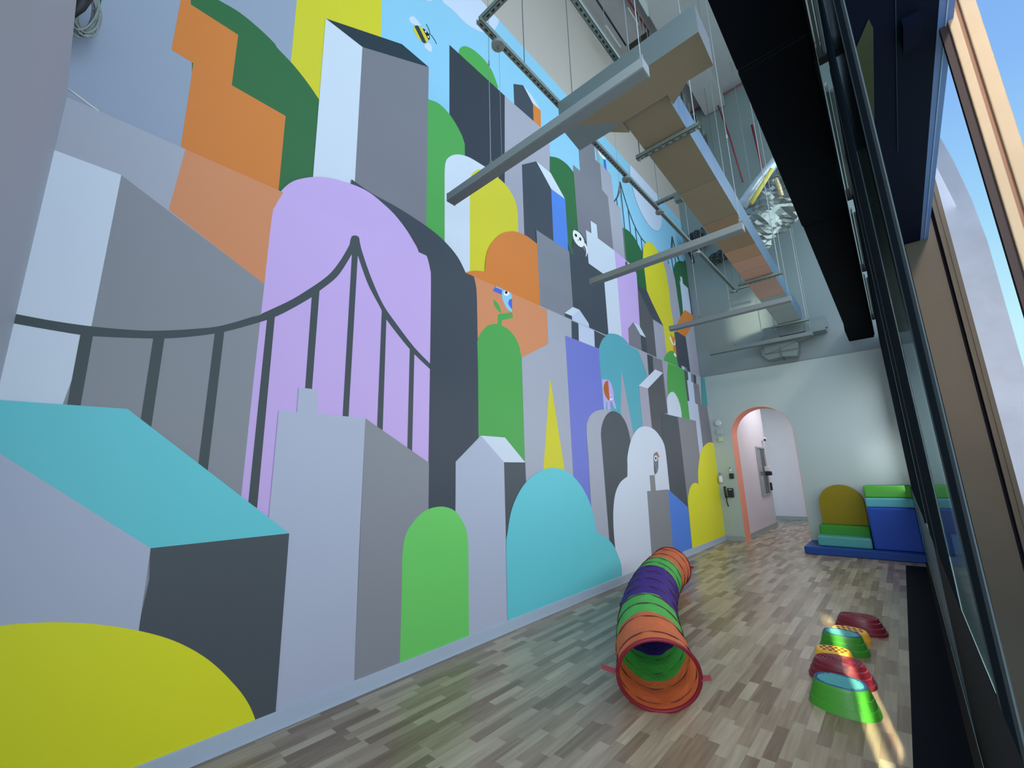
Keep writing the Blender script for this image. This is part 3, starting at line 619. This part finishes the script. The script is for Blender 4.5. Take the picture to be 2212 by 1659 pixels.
fr('pane', 1.02, 1.58, m_pane, .9, x0=XW + .002); fr('mullion', .98, 1.02, m_fr2, .9)
fr('frame', .80, .98, m_frame, .90); fr('mullion', .745, .80, m_fr2, .0, x0=XW - .002)
m_sill = mat('sill_steel_blue', (42, 78, 102), rough=.5, noise=.15, scale=2); m_silld = mat('sill_shaded', (5, 10, 22), rough=.7, spec=.1)  # shade on the near sill panels put into a darker colour
fr('sill_strip', .80, 3.0, mat('floor_trim_near', (52, 50, 50), rough=.9, spec=.0), .0, .025, x0=.0222, x1=.05)
fr('sill_panel', 2.9, 8.70, m_sill, .03, .90); fr('sill_panel', 1.62, 2.9, m_silld, .03, .9); fr('sill_panel', .80, 1.62, m_silld, .03, .9)
fr('sill_strip', 3.0, 8.70, mat('floor_trim', (52, 50, 50), rough=.9, spec=.0), .0, .025, x0=.022, x1=XW)
b = MB(); b.box(-.17, .022, .2, 7.68, .0005, .004); struct(b.build('trim_1', mat('floor_strip_black', (6, 13, 24), rough=.8, spec=.12, noise=.2, scale=40), wn_ and None), 'black strip of matting set along the window base')
# canopy over the window, outside
b = MB(); b.box(XW + .012, .44, -.6, 8.7, 3.2, 3.3); o = struct(b.build('trim_2', m_navy), 'dark soffit above the window')
b = MB(); b.box(.44, .492, -.6, 8.7, 3.2, 3.26); struct(b.build('trim_3', mat('canopy_edge_sky_reflection', (88, 118, 178), rough=.4, noise=.1)), 'edge of the soffit above the window, sky reflection painted in blue')  # reflected sky put into the edge colour
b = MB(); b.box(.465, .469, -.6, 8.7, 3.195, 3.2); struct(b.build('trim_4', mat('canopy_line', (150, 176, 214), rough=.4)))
# stone faced return of the facade outside
def stone(name, rgb, rgb2, z0, z1):
    m = mat(name, rgb, rough=.75, noise=.16, scale=3, bump=.25, bscale=14); nt = m.node_tree
    return m
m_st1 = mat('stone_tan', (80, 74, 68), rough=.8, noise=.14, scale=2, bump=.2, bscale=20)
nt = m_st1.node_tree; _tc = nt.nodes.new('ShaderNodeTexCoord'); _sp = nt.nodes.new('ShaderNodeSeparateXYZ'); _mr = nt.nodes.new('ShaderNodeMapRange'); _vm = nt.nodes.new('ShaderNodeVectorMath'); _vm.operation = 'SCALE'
nt.links.new(_tc.outputs['Object'], _sp.inputs[0]); nt.links.new(_sp.outputs[2], _mr.inputs[0]); _mr.inputs[1].default_value = .2; _mr.inputs[2].default_value = 3.2; _mr.inputs[3].default_value = .38; _mr.inputs[4].default_value = 1.25   # shaded foot and sunlit top put into the stone colour
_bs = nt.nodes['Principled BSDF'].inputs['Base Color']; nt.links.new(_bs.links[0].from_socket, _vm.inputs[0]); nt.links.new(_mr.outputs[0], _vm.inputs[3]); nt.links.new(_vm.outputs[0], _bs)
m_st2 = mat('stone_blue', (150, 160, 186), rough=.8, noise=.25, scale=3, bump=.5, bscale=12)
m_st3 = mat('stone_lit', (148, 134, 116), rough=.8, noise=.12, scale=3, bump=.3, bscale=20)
m_gap = mat('facade_gap', (12, 12, 24), rough=.8, spec=.1)
Y0 = 5.0
t = thing('stone_facade', 'stone pilaster of the facade outside the window, stepped and weathered', 'facade', (.6, Y0, 0))
def fz(s): return HC + s * Y0
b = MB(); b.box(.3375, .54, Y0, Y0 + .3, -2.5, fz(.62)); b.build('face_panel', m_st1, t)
b = MB(); b.box(.54, .562, Y0 + .02, Y0 + .3, -2.5, fz(.62)); b.build('shadow_gap', m_gap, t)
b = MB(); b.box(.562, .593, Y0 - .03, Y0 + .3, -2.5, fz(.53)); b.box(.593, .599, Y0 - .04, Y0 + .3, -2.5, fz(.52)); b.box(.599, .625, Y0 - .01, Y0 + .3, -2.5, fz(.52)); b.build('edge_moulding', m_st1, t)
b = MB(); b.prism([(.625, Y0, -2.5), (.71, Y0, -2.5), (.71, Y0, fz(.565)), (.625, Y0, fz(.51))], (0, .3, 0)); b.prism([(.71, Y0 + .02, -2.5), (.815, Y0 + .02, -2.5), (.82, Y0 + .02, fz(.36)), (.80, Y0 + .02, fz(.44)), (.76, Y0 + .02, fz(.52)), (.72, Y0 + .02, fz(.575)), (.71, Y0 + .02, fz(.575))], (0, .3, 0)); b.build('weathered_panel', m_st2, t)
Y1 = 2.5
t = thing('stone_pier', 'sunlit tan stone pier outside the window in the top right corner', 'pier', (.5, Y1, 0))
b = MB(); b.box(.448, .474, Y1 - .0, Y1 + .03, -2, 6); b.build('shaded_return', mat('stone_shaded', (40, 30, 34), rough=.8), t)  # shade on the pier's side put into a darker stone colour
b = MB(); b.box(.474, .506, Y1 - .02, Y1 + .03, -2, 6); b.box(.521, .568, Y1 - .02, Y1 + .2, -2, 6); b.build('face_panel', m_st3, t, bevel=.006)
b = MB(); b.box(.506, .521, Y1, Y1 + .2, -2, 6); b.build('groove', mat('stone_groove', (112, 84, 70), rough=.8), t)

q = at(1937, 200, 2, 3.2); b = MB(); b.box(q.x - .002, q.x + .002, .3, 3.4, 3.194, 3.2); struct(b.build('trim_5', m_fr2))
b = MB(); b.prism([at(x, y, 2, 3.199) for x, y in ((1876, 40), (1845, 112), (1889, 292), (1886, 60))], (0, 0, -.003)); struct(b.build('painted_reflection', mat('olive_reflection', (66, 74, 60), rough=.9, spec=.0)))  # olive reflection painted as a thin sheet under the soffit
b = MB(); q = at(1965, 75, 2, 3.2); b.box(q.x - .03, q.x + .03, q.y - .12, q.y + .04, 3.15, 3.2); struct(b.build('trim_7', m_navy))

# ------------------------------------------------------------------ play tunnel
def fabric(name, rgb, tr=.25):
    m = mat(name, rgb, rough=.55, noise=.12, scale=14, bump=.8, bscale=22, spec=.3)
    nt = m.node_tree; tl = nt.nodes.new('ShaderNodeBsdfTranslucent'); mx = nt.nodes.new('ShaderNodeMixShader'); mx.inputs[0].default_value = .38
    tl.inputs[0].default_value = (*lin(rgb), 1); pb = nt.nodes['Principled BSDF']
    nt.links.new(pb.outputs[0], mx.inputs[1]); nt.links.new(tl.outputs[0], mx.inputs[2]); nt.links.new(mx.outputs[0], nt.nodes['Material Output'].inputs[0]); return m
m_or = fabric('nylon_orange', (226, 128, 82)); m_gn = fabric('nylon_green', (96, 206, 104)); m_pu = fabric('nylon_purple', (78, 52, 158))
m_trim = mat('trim_red', (112, 12, 36), rough=.6); m_ring = mat('ring_dark', (70, 22, 30), rough=.6)
TR = .208
def tpath(t):
    p0, p1, p2 = Vector((-1.12, 2.345)), Vector((-1.73, 3.60)), Vector((-2.10, 4.93))
    c = p1 * 2 - (p0 + p2) / 2
    return p0 * (1 - t) ** 2 + c * 2 * t * (1 - t) + p2 * t * t
def tring(t, r=TR, n=48, wob=0):
    c = tpath(t); d = (tpath(min(1, t + .01)) - tpath(max(0, t - .01))).normalized(); side = Vector((d.y, -d.x, 0))
    lean = .10 * max(0, 1 - t / .16)
    out = []
    for j in range(n):
        a = 2 * PI * j / n; rr = r + wob * math.sin(7 * a + t * 60) + wob * .7 * math.sin(13 * a - t * 90)
        h = math.sin(a) * rr
        out.append(Vector((c.x, c.y, TR + .002)) + side * math.cos(a) * rr + Vector((0, 0, h)) - Vector((d.x, d.y, 0)) * (lean * h / TR))
    return out
t_ = thing('play_tunnel', 'pop-up fabric crawl tunnel in orange, green and purple bands', 'play tunnel', (-1.6, 3.6, 0))
def ty(y): return max(0, min(1, (y - 2.312) / (4.938 - 2.312)))
rings = [0, ty(2.40), ty(2.60), ty(2.82), ty(3.02), ty(3.25), ty(3.5), ty(3.75), ty(3.96), ty(4.12), ty(4.33), ty(4.56), ty(4.8), 1]
bands = [(0, ty(2.69), m_or), (ty(2.69), ty(3.08), m_gn), (ty(3.08), ty(3.96), m_pu), (ty(3.96), ty(4.437), m_gn), (ty(4.437), 1, m_or)]
for t0, t1, m in bands:
    b = MB(); k = max(6, int((t1 - t0) * 60)); n = 48; vs = []
    for i in range(k + 1):
        t = t0 + (t1 - t0) * i / k; near = min(abs(t - r) for r in rings)
        vs += tring(t, TR - min(.010, near * .30), n, .0026 + (.002 if m is m_pu else 0))
    b.add(vs, [(i * n + j, i * n + (j + 1) % n, (i + 1) * n + (j + 1) % n, (i + 1) * n + j) for i in range(k) for j in range(n)])
    o = b.build('fabric_band', m, t_, smooth=True)
    pass
for i, t in enumerate(rings):
    pts = tring(t, TR); pts.append(pts[0]); b = MB(); r = .0045 if i else .0065
    b.tube(pts, .0034 if 0 < i < len(rings) - 1 else .0105, 8, caps=False)
    b.build('wire_ring' if 0 < i < len(rings) - 1 else 'rim', m_ring if 0 < i < len(rings) - 1 else m_trim, t_, smooth=True)
def strap(t, ang, L, up=0.0, back=0.0):
    c = tpath(t); d = (tpath(min(1, t + .01)) - tpath(max(0, t - .01))).normalized(); side = Vector((d.y, -d.x, 0)); dd = Vector((d.x, d.y, 0))
    p = Vector((c.x, c.y, TR)) + side * math.cos(ang) * TR + Vector((0, 0, math.sin(ang) * TR)) - dd * (.1 * max(0, 1 - t / .16)) * math.sin(ang)
    o_ = (side * math.cos(ang) + Vector((0, 0, up)) + dd * back).normalized(); w_ = dd * .5 + Vector((0, 0, .86)); w_.normalize()
    b = MB(); b.prism([p - w_ * .012, p + w_ * .012, p + o_ * L + w_ * .012, p + o_ * L - w_ * .012], o_.cross(w_).normalized() * .004); b.build('strap', m_trim, t_)
strap(.0, PI * .98, .085, .3, 0); strap(.0, .02, .05, .1, .0); strap(ty(3.5), PI * 1.0, .03, -.2); strap(1, .1, .035, 0); 
# ------------------------------------------------------------------ balance stones
def stone_obj(lab, cx, cy, hl, hw, ang, h, kind, mb, mt):
    t = thing('balance_stone', lab, 'balance stone', (cx, cy, 0), 'plastic balance stones on the floor')
    n = 56; ca, sa = math.cos(ang), math.sin(ang)
    def ringp(s, z, lift=0):
        o = []
        for j in range(n):
            a = 2 * PI * j / n; c, s_ = math.cos(a), math.sin(a); e_ = .88
            x = math.copysign(abs(c) ** e_, c) * hl * s; y = math.copysign(abs(s_) ** e_, s_) * hw * s * (1 + .08 * c)
            o.append((cx + x * ca - y * sa, cy + x * sa + y * ca, z))
        return o
    if kind == 'y': prof = [(1, 0), (1.0, h * .35), (.97, h * .5), (.9, h * .9), (.86, h)]
    elif kind == 'r': prof = [(1, 0), (1.0, h * .16), (.985, h * .2), (.95, h * .22), (.92, h * .46), (.9, h * .5), (.865, h * .52), (.83, h * .76), (.815, h * .8), (.78, h * .82), (.75, h * .95), (.73, h)]
    else: prof = [(1, 0), (.95, h * .28), (.93, h * .31), (.915, h * .315), (.86, h * .62), (.85, h * .64), (.835, h * .645), (.79, h * .9), (.765, h * .97), (.75, h)]
    b = MB(); vs = []
    for s, z in prof: vs += ringp(s, z)
    k = len(prof); fs = [(i * n + j, i * n + (j + 1) % n, (i + 1) * n + (j + 1) % n, (i + 1) * n + j) for i in range(k - 1) for j in range(n)] + [tuple(reversed(range(n)))]
    b.add(vs, fs); b.build('body', mb, t, smooth=False)
    b = MB()
    top = prof[-1][0]; vs = ringp(top, h); 
    if kind == 'r':
        q = [(top, h), (top * .98, h + .004)]
        m_ = top * .92
        while m_ > .06: q += [(m_, h + .0045), (m_ - .025, h - .001), (m_ - .05, h - .001), (m_ - .075, h + .0045)]; m_ -= .11
        vs = []
        for s, z in q: vs += ringp(max(s, .01), z)
        k = len(q)
    elif kind == 'g':
        q = [(top, h), (top * .98, h + .004), (top * .93, h + .004), (top * .9, h)]; vs = []
        for s, z in q: vs += ringp(s, z)
        k = len(q)
    else:
        q = [(top, h), (top * .96, h + .004)]; vs = []
        for s, z in q: vs += ringp(s, z)
        k = len(q)
    fs = [(i * n + j, i * n + (j + 1) % n, (i + 1) * n + (j + 1) % n, (i + 1) * n + j) for i in range(k - 1) for j in range(n)] + [tuple((k - 1) * n + j for j in range(n))]
    b.add(vs, fs)
    if kind == 'g':
        for i in range(-4, 5):
            y = i / 4.6 * hw * top * .84; w_ = hl * top * .86 * math.sqrt(max(0, 1 - (y / (hw * top * .9)) ** 2))
            for p in (0,):
                P3 = [(-w_, y - .003), (w_, y - .003), (w_, y + .003), (-w_, y + .003)]
                b.prism([(cx + x * ca - yy * sa, cy + x * sa + yy * ca, h) for x, yy in P3], (0, 0, .0035), 1)
    if kind == 'y':
        for i in range(-3, 4):
            for j in range(-1, 2):
                x = i * hl * .3 + (j % 2) * hl * .15; y = j * hw * .42
                if (x / (hl * .74)) ** 2 + (y / (hw * .76)) ** 2 < 1:
                    c_ = (cx + x * ca - y * sa, cy + x * sa + y * ca, h + .003); b.disc(c_, hw * .13, .003, 14, 1)
    b.build('tread', mt, t, label={'r': 'ringed red top', 'g': 'ribbed blue-green top', 'y': 'yellow top with dark red dots'}[kind])
m_gb = mat('stone_green', (54, 134, 40), rough=.45, noise=.1); m_gt = mat('tread_teal', (30, 78, 124), rough=.5, noise=.1); m_gt2 = mat('tread_teal_rib', (84, 168, 176), rough=.5)
m_rb = mat('stone_red', (108, 28, 46), rough=.4, noise=.06); m_yb = mat('stone_yellow', (226, 176, 62), rough=.5); m_dot = mat('dot_red', (110, 34, 40), rough=.5)
stone_obj('green balance stone nearest the camera, with ribbed blue-green top', -.435, 3.085, .158, .122, -.10, .122, 'g', m_gb, [m_gt, m_gt2])
stone_obj('red balance stone right behind the nearest green one', -.475, 3.450, .165, .128, .02, .104, 'r', m_rb, m_rb)
stone_obj('small yellow dotted balance stone between the nearer red and the farther green one', -.54, 3.765, .108, .08, .1, .06, 'y', m_yb, [m_yb, m_dot])
stone_obj('farther green balance stone, between the two yellow dotted ones', -.505, 3.985, .143, .105, -.05, .112, 'g', m_gb, [m_gt, m_gt2])
stone_obj('small yellow dotted balance stone peeking out between the farther green and farther red one', -.485, 4.235, .12, .085, -.2, .072, 'y', m_yb, [m_yb, m_dot])
stone_obj('red balance stone farthest from the camera, ringed top', -.445, 4.51, .165, .12, -.02, .106, 'r', m_rb, m_rb)
# ------------------------------------------------------------------ soft play blocks
def soft(name, rgb): return mat(name, rgb, rough=.55, noise=.06, scale=4, spec=.2)
def block(lab, rgb, x0, x1, y0, y1, z0, z1, bev=.022):
    b = MB(); b.box(x0, x1, y0, y1, z0, z1); o = b.build('foam_block', soft('vinyl_' + lab.split()[0], rgb), bevel=bev, loc=((x0 + x1) / 2, (y0 + y1) / 2, z0)); smooth_angle(o, 1.0)
    return tag(o, lab, 'foam block', 'soft play blocks against the end wall')
b = MB(); b.box(-1.292, .045, 7.95, 8.695, .001, .107); o = b.build('foam_mat', soft('vinyl_mat', (34, 70, 146)), bevel=.012, loc=(-.6, 8.3, 0)); tag(o, 'flat royal blue foam base mat on the floor under the play blocks', 'foam mat')
block('teal low foam step lying on the blue base mat', (78, 156, 160), -1.128, -.49, 8.10, 8.36, .108, .25)
block('green foam step behind the low teal step, under the yellow arch', (58, 140, 54), -1.116, -.50, 8.30 + .062, 8.69, .108, .385)
block('royal blue large foam block beside the window, under the upper teal one', (38, 74, 172), -.476, .044, 8.10, 8.69, .108, .675)
block('teal upper foam slab on the large blue block', (86, 164, 178), -.482, .044, 8.19, 8.69, .677, .805, .018)
block('green topmost foam slab stacked on the upper teal slab', (78, 158, 64), -.482, .044, 8.29, 8.69, .807, .975, .018)
b = MB(); ax_, ar_ = -.80, .283
prof = [(ax_ - ar_, .387), (ax_ + ar_, .387)] + [(ax_ + ar_ * math.cos(a), .70 + ar_ * math.sin(a)) for a in [PI * i / 24 for i in range(25)]]
b.prism([(x, 8.56, z) for x, z in prof], (0, .13, 0)); t = thing('foam_arch', 'olive yellow round-topped foam arch standing on the green step', 'foam arch', (ax_, 8.6, .387), 'soft play blocks against the end wall')
b.build('arch_panel', soft('vinyl_olive', (128, 118, 18)), t, bevel=.012)
# ------------------------------------------------------------------ devices on the end wall and in the corridor
def tagged(o, l, c, g=None): return tag(o, l, c, g)
b = MB(); b.disc((-2.49, YB - .05, 2.14), .062, .05, 28, axis='y', rim=.02); tagged(b.build('dome_alarm', mat('dome_white', (176, 192, 204), rough=.3)), 'round white dome alarm, topmost device on the end wall', 'alarm')
b = MB(); b.box(-2.54, -2.44, YB - .03, YB, 1.925, 2.02); tagged(b.build('wall_plate', m_back, bevel=.004), 'flat wall-coloured plate under the dome alarm', 'wall plate')
b = MB(); b.box(-2.525, -2.435, YB - .035, YB, 1.79, 1.875); b.disc((-2.49, YB - .045, 1.83), .022, .012, 16, axis='y'); tagged(b.build('thermostat', mat('cream_plastic', (176, 190, 168), rough=.4), bevel=.004), 'small cream sensor box below the dome alarm', 'sensor')
t = thing('soap_dispenser', 'white bottle dispenser fixed on the end wall above the telephone', 'dispenser', (-2.56, YB - .05, 1.03))
b = MB(); b.tube([(-2.56, YB - .05, z) for z in (1.03, 1.05, 1.13, 1.15, 1.165)], [.034, .038, .036, .028, .012], 20); b.build('bottle', m_white, t, smooth=True)
b = MB(); b.tube([(-2.56, YB - .05, 1.165), (-2.56, YB - .05, 1.215)], [.02, .012], 12); b.build('pump_head', m_galv, t)
b = MB(); b.box(-2.575, -2.545, YB - .02, YB, 1.05, 1.15); b.build('holder', m_white, t)
t = thing('card_reader', 'small black device box beside the orange arch edge', 'reader', (-2.37, YB, 1.15))
b = MB(); b.box(-2.405, -2.335, YB - .05, YB, 1.10, 1.195); b.build('body', m_black, t, bevel=.006)
b = MB(); b.box(-2.395, -2.365, YB - .03, YB, 1.23, 1.30, 0); b.box(-2.39, -2.37, YB - .034, YB, 1.28, 1.30, 1); b.build('sensor', [m_white, m_black], t)
t = thing('telephone', 'black wall telephone with handset and dangling cord', 'telephone', (-2.46, YB, .85))
b = MB(); b.box(-2.475, -2.375, YB - .05, YB, .765, .93); b.build('body', m_black, t, bevel=.008)
b = MB(); b.tube([(-2.505, YB - .05, .95), (-2.505, YB - .07, .93), (-2.50, YB - .07, .79), (-2.50, YB - .05, .77)], [.022, .018, .018, .022], 10); b.build('handset', m_black, t, smooth=True)
b = MB(); b.box(-2.445, -2.395, YB - .053, YB - .05, .895, .912); b.build('display', mat('screen_grey', (150, 160, 160), rough=.3), t)
b = MB(); b.tube([(-2.50, YB - .03, .77), (-2.51, YB - .03, .70), (-2.49, YB - .03, .60)], .009, 8); b.build('cord', m_black, t, smooth=True)
b = MB(); b.box(XL, XL + .008, 8.49, 8.60, .27, .37); b.box(XL + .008, XL + .010, 8.53, 8.56, .285, .315); b.box(XL + .008, XL + .010, 8.53, 8.56, .325, .355); tagged(b.build('power_outlet', m_white, bevel=.002), 'white outlet plate low on the yellow corner of the mural', 'outlet')
# corridor window
t = thing('window_2', 'narrow interior window in the corridor wall beyond the arch', 'window', (-2.31, 10.85, .73)); t['kind'] = 'structure'
b = MB(); b.box(-2.31, -2.285, 10.46, 11.22, .70, .73); b.box(-2.31, -2.285, 10.46, 11.22, 1.71, 1.745); b.box(-2.31, -2.285, 10.46, 10.50, .73, 1.71); b.box(-2.31, -2.285, 11.18, 11.22, .73, 1.71); b.build('frame', m_baseb, t)
b = MB(); b.box(-2.305, -2.302, 10.5, 11.18, .73, 1.71); b.build('pane', mat('corridor_glass', (112, 118, 124), rough=.1, noise=.3, scale=3), t)
b = MB(); b.box(-2.302, -2.29, 10.88, 11.0, .73, 1.71); b.box(-2.302, -2.292, 11.06, 11.1, .73, 1.71); b.build('mullion', m_galvd, t)
q = at(1650, 949, 0, -2.27)
t = thing('security_camera', 'small white camera at the top of the corridor wall corner', 'camera', q); b = MB(); b.box(-2.315, -2.22, q.y - .06, q.y + .02, q.z - .04, q.z + .04); b.build('body', m_white, t, bevel=.006); b = MB(); b.disc((-2.24, q.y - .075, q.z - .02), .025, .02, 14, axis='y'); b.build('lens', m_black, t)
q = at(1660, 1018, 0, -2.25)
t = thing('hand_sanitizer', 'white and black dispenser at the corridor wall corner beside the narrow window', 'dispenser', q); b = MB(); b.box(-2.31, -2.2, q.y - .12, q.y, q.z, q.z + .11); b.build('body', m_white, t, bevel=.01); b = MB(); b.box(-2.31, -2.18, q.y - .12, q.y, q.z - .09, q.z - .003); b.build('base', m_black, t, bevel=.01)
q = at(1667, 1050, 0, -2.29); b = MB(); b.box(-2.31, -2.27, q.y - .1, q.y - .02, q.z - .09, q.z + .08); tag(b.build('wall_switch', m_black, bevel=.004), 'small black wall box below the corridor dispenser', 'switch')
# cable bundle at the near top corner
m_cb = mat('cable_grey', (122, 136, 140), rough=.5, noise=.2); random.seed(11)
ctr = at(178, 25, 0, -2.62)
t = thing('cable_bundle', 'coiled bundle of grey data cables hanging in the top left corner', 'cable bundle', ctr)
ey = Vector((0, 1, 0)); ez = Vector((0, 0, 1))
for i in range(16):
    p0 = at(185 + random.uniform(-6, 6), -30, 0, -2.62); lo = at(182 + random.uniform(-16, 22), 72 + random.uniform(-12, 12), 0, -2.62 + random.uniform(-.03, .03))
    wl_, wr_ = at(152 + random.uniform(0, 12), 35, 0, -2.62), at(206 + random.uniform(-6, 14), 30 + random.uniform(-10, 10), 0, -2.62)
    pts = []
    cc = (wl_ + wr_) / 2; a_ = (wr_ - wl_) / 2; b_ = (p0 - lo) / 2; m_ = (p0 + lo) / 2
    for k in range(25):
        a = 2 * PI * k / 24; pts.append(m_ * .5 + cc * .5 + a_ * math.cos(a) + b_ * math.sin(a) * .9 + Vector((random.uniform(-.004, .004), 0, 0)))
    b = MB(); b.tube(pts, .0055, 6, caps=False); b.build('cable_loop', m_cb, t, smooth=True)
b = MB(); b.tube([at(158, 32, 0, -2.56), at(172, 12, 0, -2.56), at(190, -20, 0, -2.56)], [.012, .024, .03], 10); b.build('cable_tie', m_black, t, smooth=True)
b = MB(); b.tube([at(140, 188, 0, -2.62), at(165, 205, 0, -2.62), at(190, 224, 0, -2.625), at(213, 240, 0, -2.63)], .005, 6); tag(b.build('loose_cable', m_white, smooth=True), 'short white cable lying along the wall ledge at the left', 'cable')

# ------------------------------------------------------------------ light
def area(name, loc, rot, sx, sy, power, col, spread=PI):
    l = bpy.data.lights.new(name, 'AREA'); l.shape = 'RECTANGLE'; l.size, l.size_y = sx, sy; l.energy = power; l.color = col; l.spread = spread
    o = bpy.data.objects.new(name, l); o.location = loc; o.rotation_euler = rot; C.objects.link(o); return o
def aim(o, target):
    d = Vector(target) - o.location; o.rotation_euler = d.to_track_quat('-Z', 'Y').to_euler()
o = area('fill_above_window', (.5, 4.2, 5.1), (0, 0, 0), 3.4, 8.8, 145, (.90, .97, 1.06)); o.rotation_euler = (0, PI / 2 - .12, 0)  # unseen area lamp added above the window to light the room
o = area('fill_behind_camera', (-.7, -2.3, 2.3), (PI / 2, 0, 0), 2.9, 4.4, 300, (.90, .97, 1.06)); aim(o, (-1.9, 4, 1.6))  # unseen area lamp added behind the camera to brighten the near end
o = area('fill_at_window', (-.022, 5.0, 1.75), (0, PI / 2, 0), 1.7, 6.9, 84, (.92, .97, 1.04))  # area lamp added before the frames to brighten the far lower mural
o = area('fill_beside_camera', (.75, -.35, 1.75), (0, PI / 2, 0), 2.6, 1.5, 60, (.92, .97, 1.04)); aim(o, (-2.6, .9, .9))  # unseen area lamp added beside the camera for the near lower mural
o = area('corridor_lamp', (-1.6, 10.6, 2.85), (0, 0, 0), .8, 2.0, 30, (.94, 1, 1.02))
# sun shafts that slip through the window frames, and the sun on the stone outside
SD = Vector((-.20, .98, -.72)).normalized()
def shaft(name, fx, fy, wd, ln, power, col):
    c_ = Vector((fx, fy, 0)) - SD * 3.9
    l = bpy.data.lights.new(name, 'AREA'); l.shape = 'RECTANGLE'; l.size, l.size_y = wd, ln * .58; l.energy = power; l.color = col; l.spread = math.radians(1.2)
    o = bpy.data.objects.new(name, l); C.objects.link(o); o.location = c_
    z_ = -SD; x_ = Vector((z_.y, -z_.x, 0)).normalized() * -1; y_ = z_.cross(x_)
    o.matrix_world = Matrix.Translation(c_) @ Matrix((x_, y_, z_)).transposed().to_4x4()
shaft('sun_shaft', -.468, 3.6, .055, 2.5, 6, (1, .84, .50))
shaft('sun_shaft', -.232, 3.0, .05, 1.3, 3.6, (1, .72, .50))
def glint(px, py, w_, h_, power, col=(1, .9, .66), src=(.35, 4.6, 4.7)):
    c_ = at(px, py, 1, YB); s_ = Vector(src); d = (c_ - s_).normalized()
    l = bpy.data.lights.new('sun_glint', 'AREA'); l.shape = 'RECTANGLE'; l.size, l.size_y = w_, h_; l.energy = power; l.color = col; l.spread = math.radians(7)
    o = bpy.data.objects.new('sun_glint', l); C.objects.link(o); z_ = -d; x_ = Vector((0, 0, 1)).cross(z_).normalized(); y_ = z_.cross(x_)
    o.matrix_world = Matrix.Translation(s_) @ Matrix((x_, y_, z_)).transposed().to_4x4()
glint(1603, 710, .03, .8, .9); glint(1642, 690, .04, .9, 1.1, src=(.35, 4.9, 4.7))
glint(1925, 990, .04, .4, .25, (.9, 1, .96), src=(-.25, .9, 2.6))
o = area('sun_on_facade', (1.6, -2.5, 5.5), (0, 0, 0), .5, .5, 28, (1, .86, .72), math.radians(40)); aim(o, (.75, 3.2, 2.6))
w_ = bpy.data.worlds.new('sky'); bpy.context.scene.world = w_; w_.use_nodes = True; nt = w_.node_tree; bg = nt.nodes['Background']
tc = nt.nodes.new('ShaderNodeTexCoord'); sp = nt.nodes.new('ShaderNodeSeparateXYZ'); nt.links.new(tc.outputs['Generated'], sp.inputs[0])
cr = nt.nodes.new('ShaderNodeValToRGB'); nt.links.new(sp.outputs[2], cr.inputs[0]); e = cr.color_ramp.elements
e[0].position = 0; e[0].color = (*lin((214, 252, 252)), 1); e[1].position = .75; e[1].color = (*lin((120, 170, 240)), 1)
for p_, c_ in ((.2, (196, 244, 255)), (.38, (160, 214, 250)), (.55, (136, 186, 246))): q = e.new(p_); q.color = (*lin(c_), 1)
nt.links.new(cr.outputs[0], bg.inputs[0]); bg.inputs[1].default_value = 1.0
# ------------------------------------------------------------------ camera
cam = bpy.data.cameras.new('camera'); co = bpy.data.objects.new('camera', cam); C.objects.link(co)
cam.sensor_fit = 'HORIZONTAL'; cam.sensor_width = 36; cam.lens = F / 2212 * 36; cam.clip_start = .02; cam.clip_end = 200
co.matrix_world = Matrix.Translation((0, 0, HC)) @ Matrix((MR[0], -MR[1], -MR[2])).transposed().to_4x4()
sc = bpy.context.scene; sc.camera = co
sc.view_settings.view_transform = 'Standard'; sc.view_settings.look = 'None'; sc.view_settings.exposure = 0
sc.cycles.use_denoising = True; sc.cycles.max_bounces = 6; sc.cycles.sample_clamp_indirect = 4
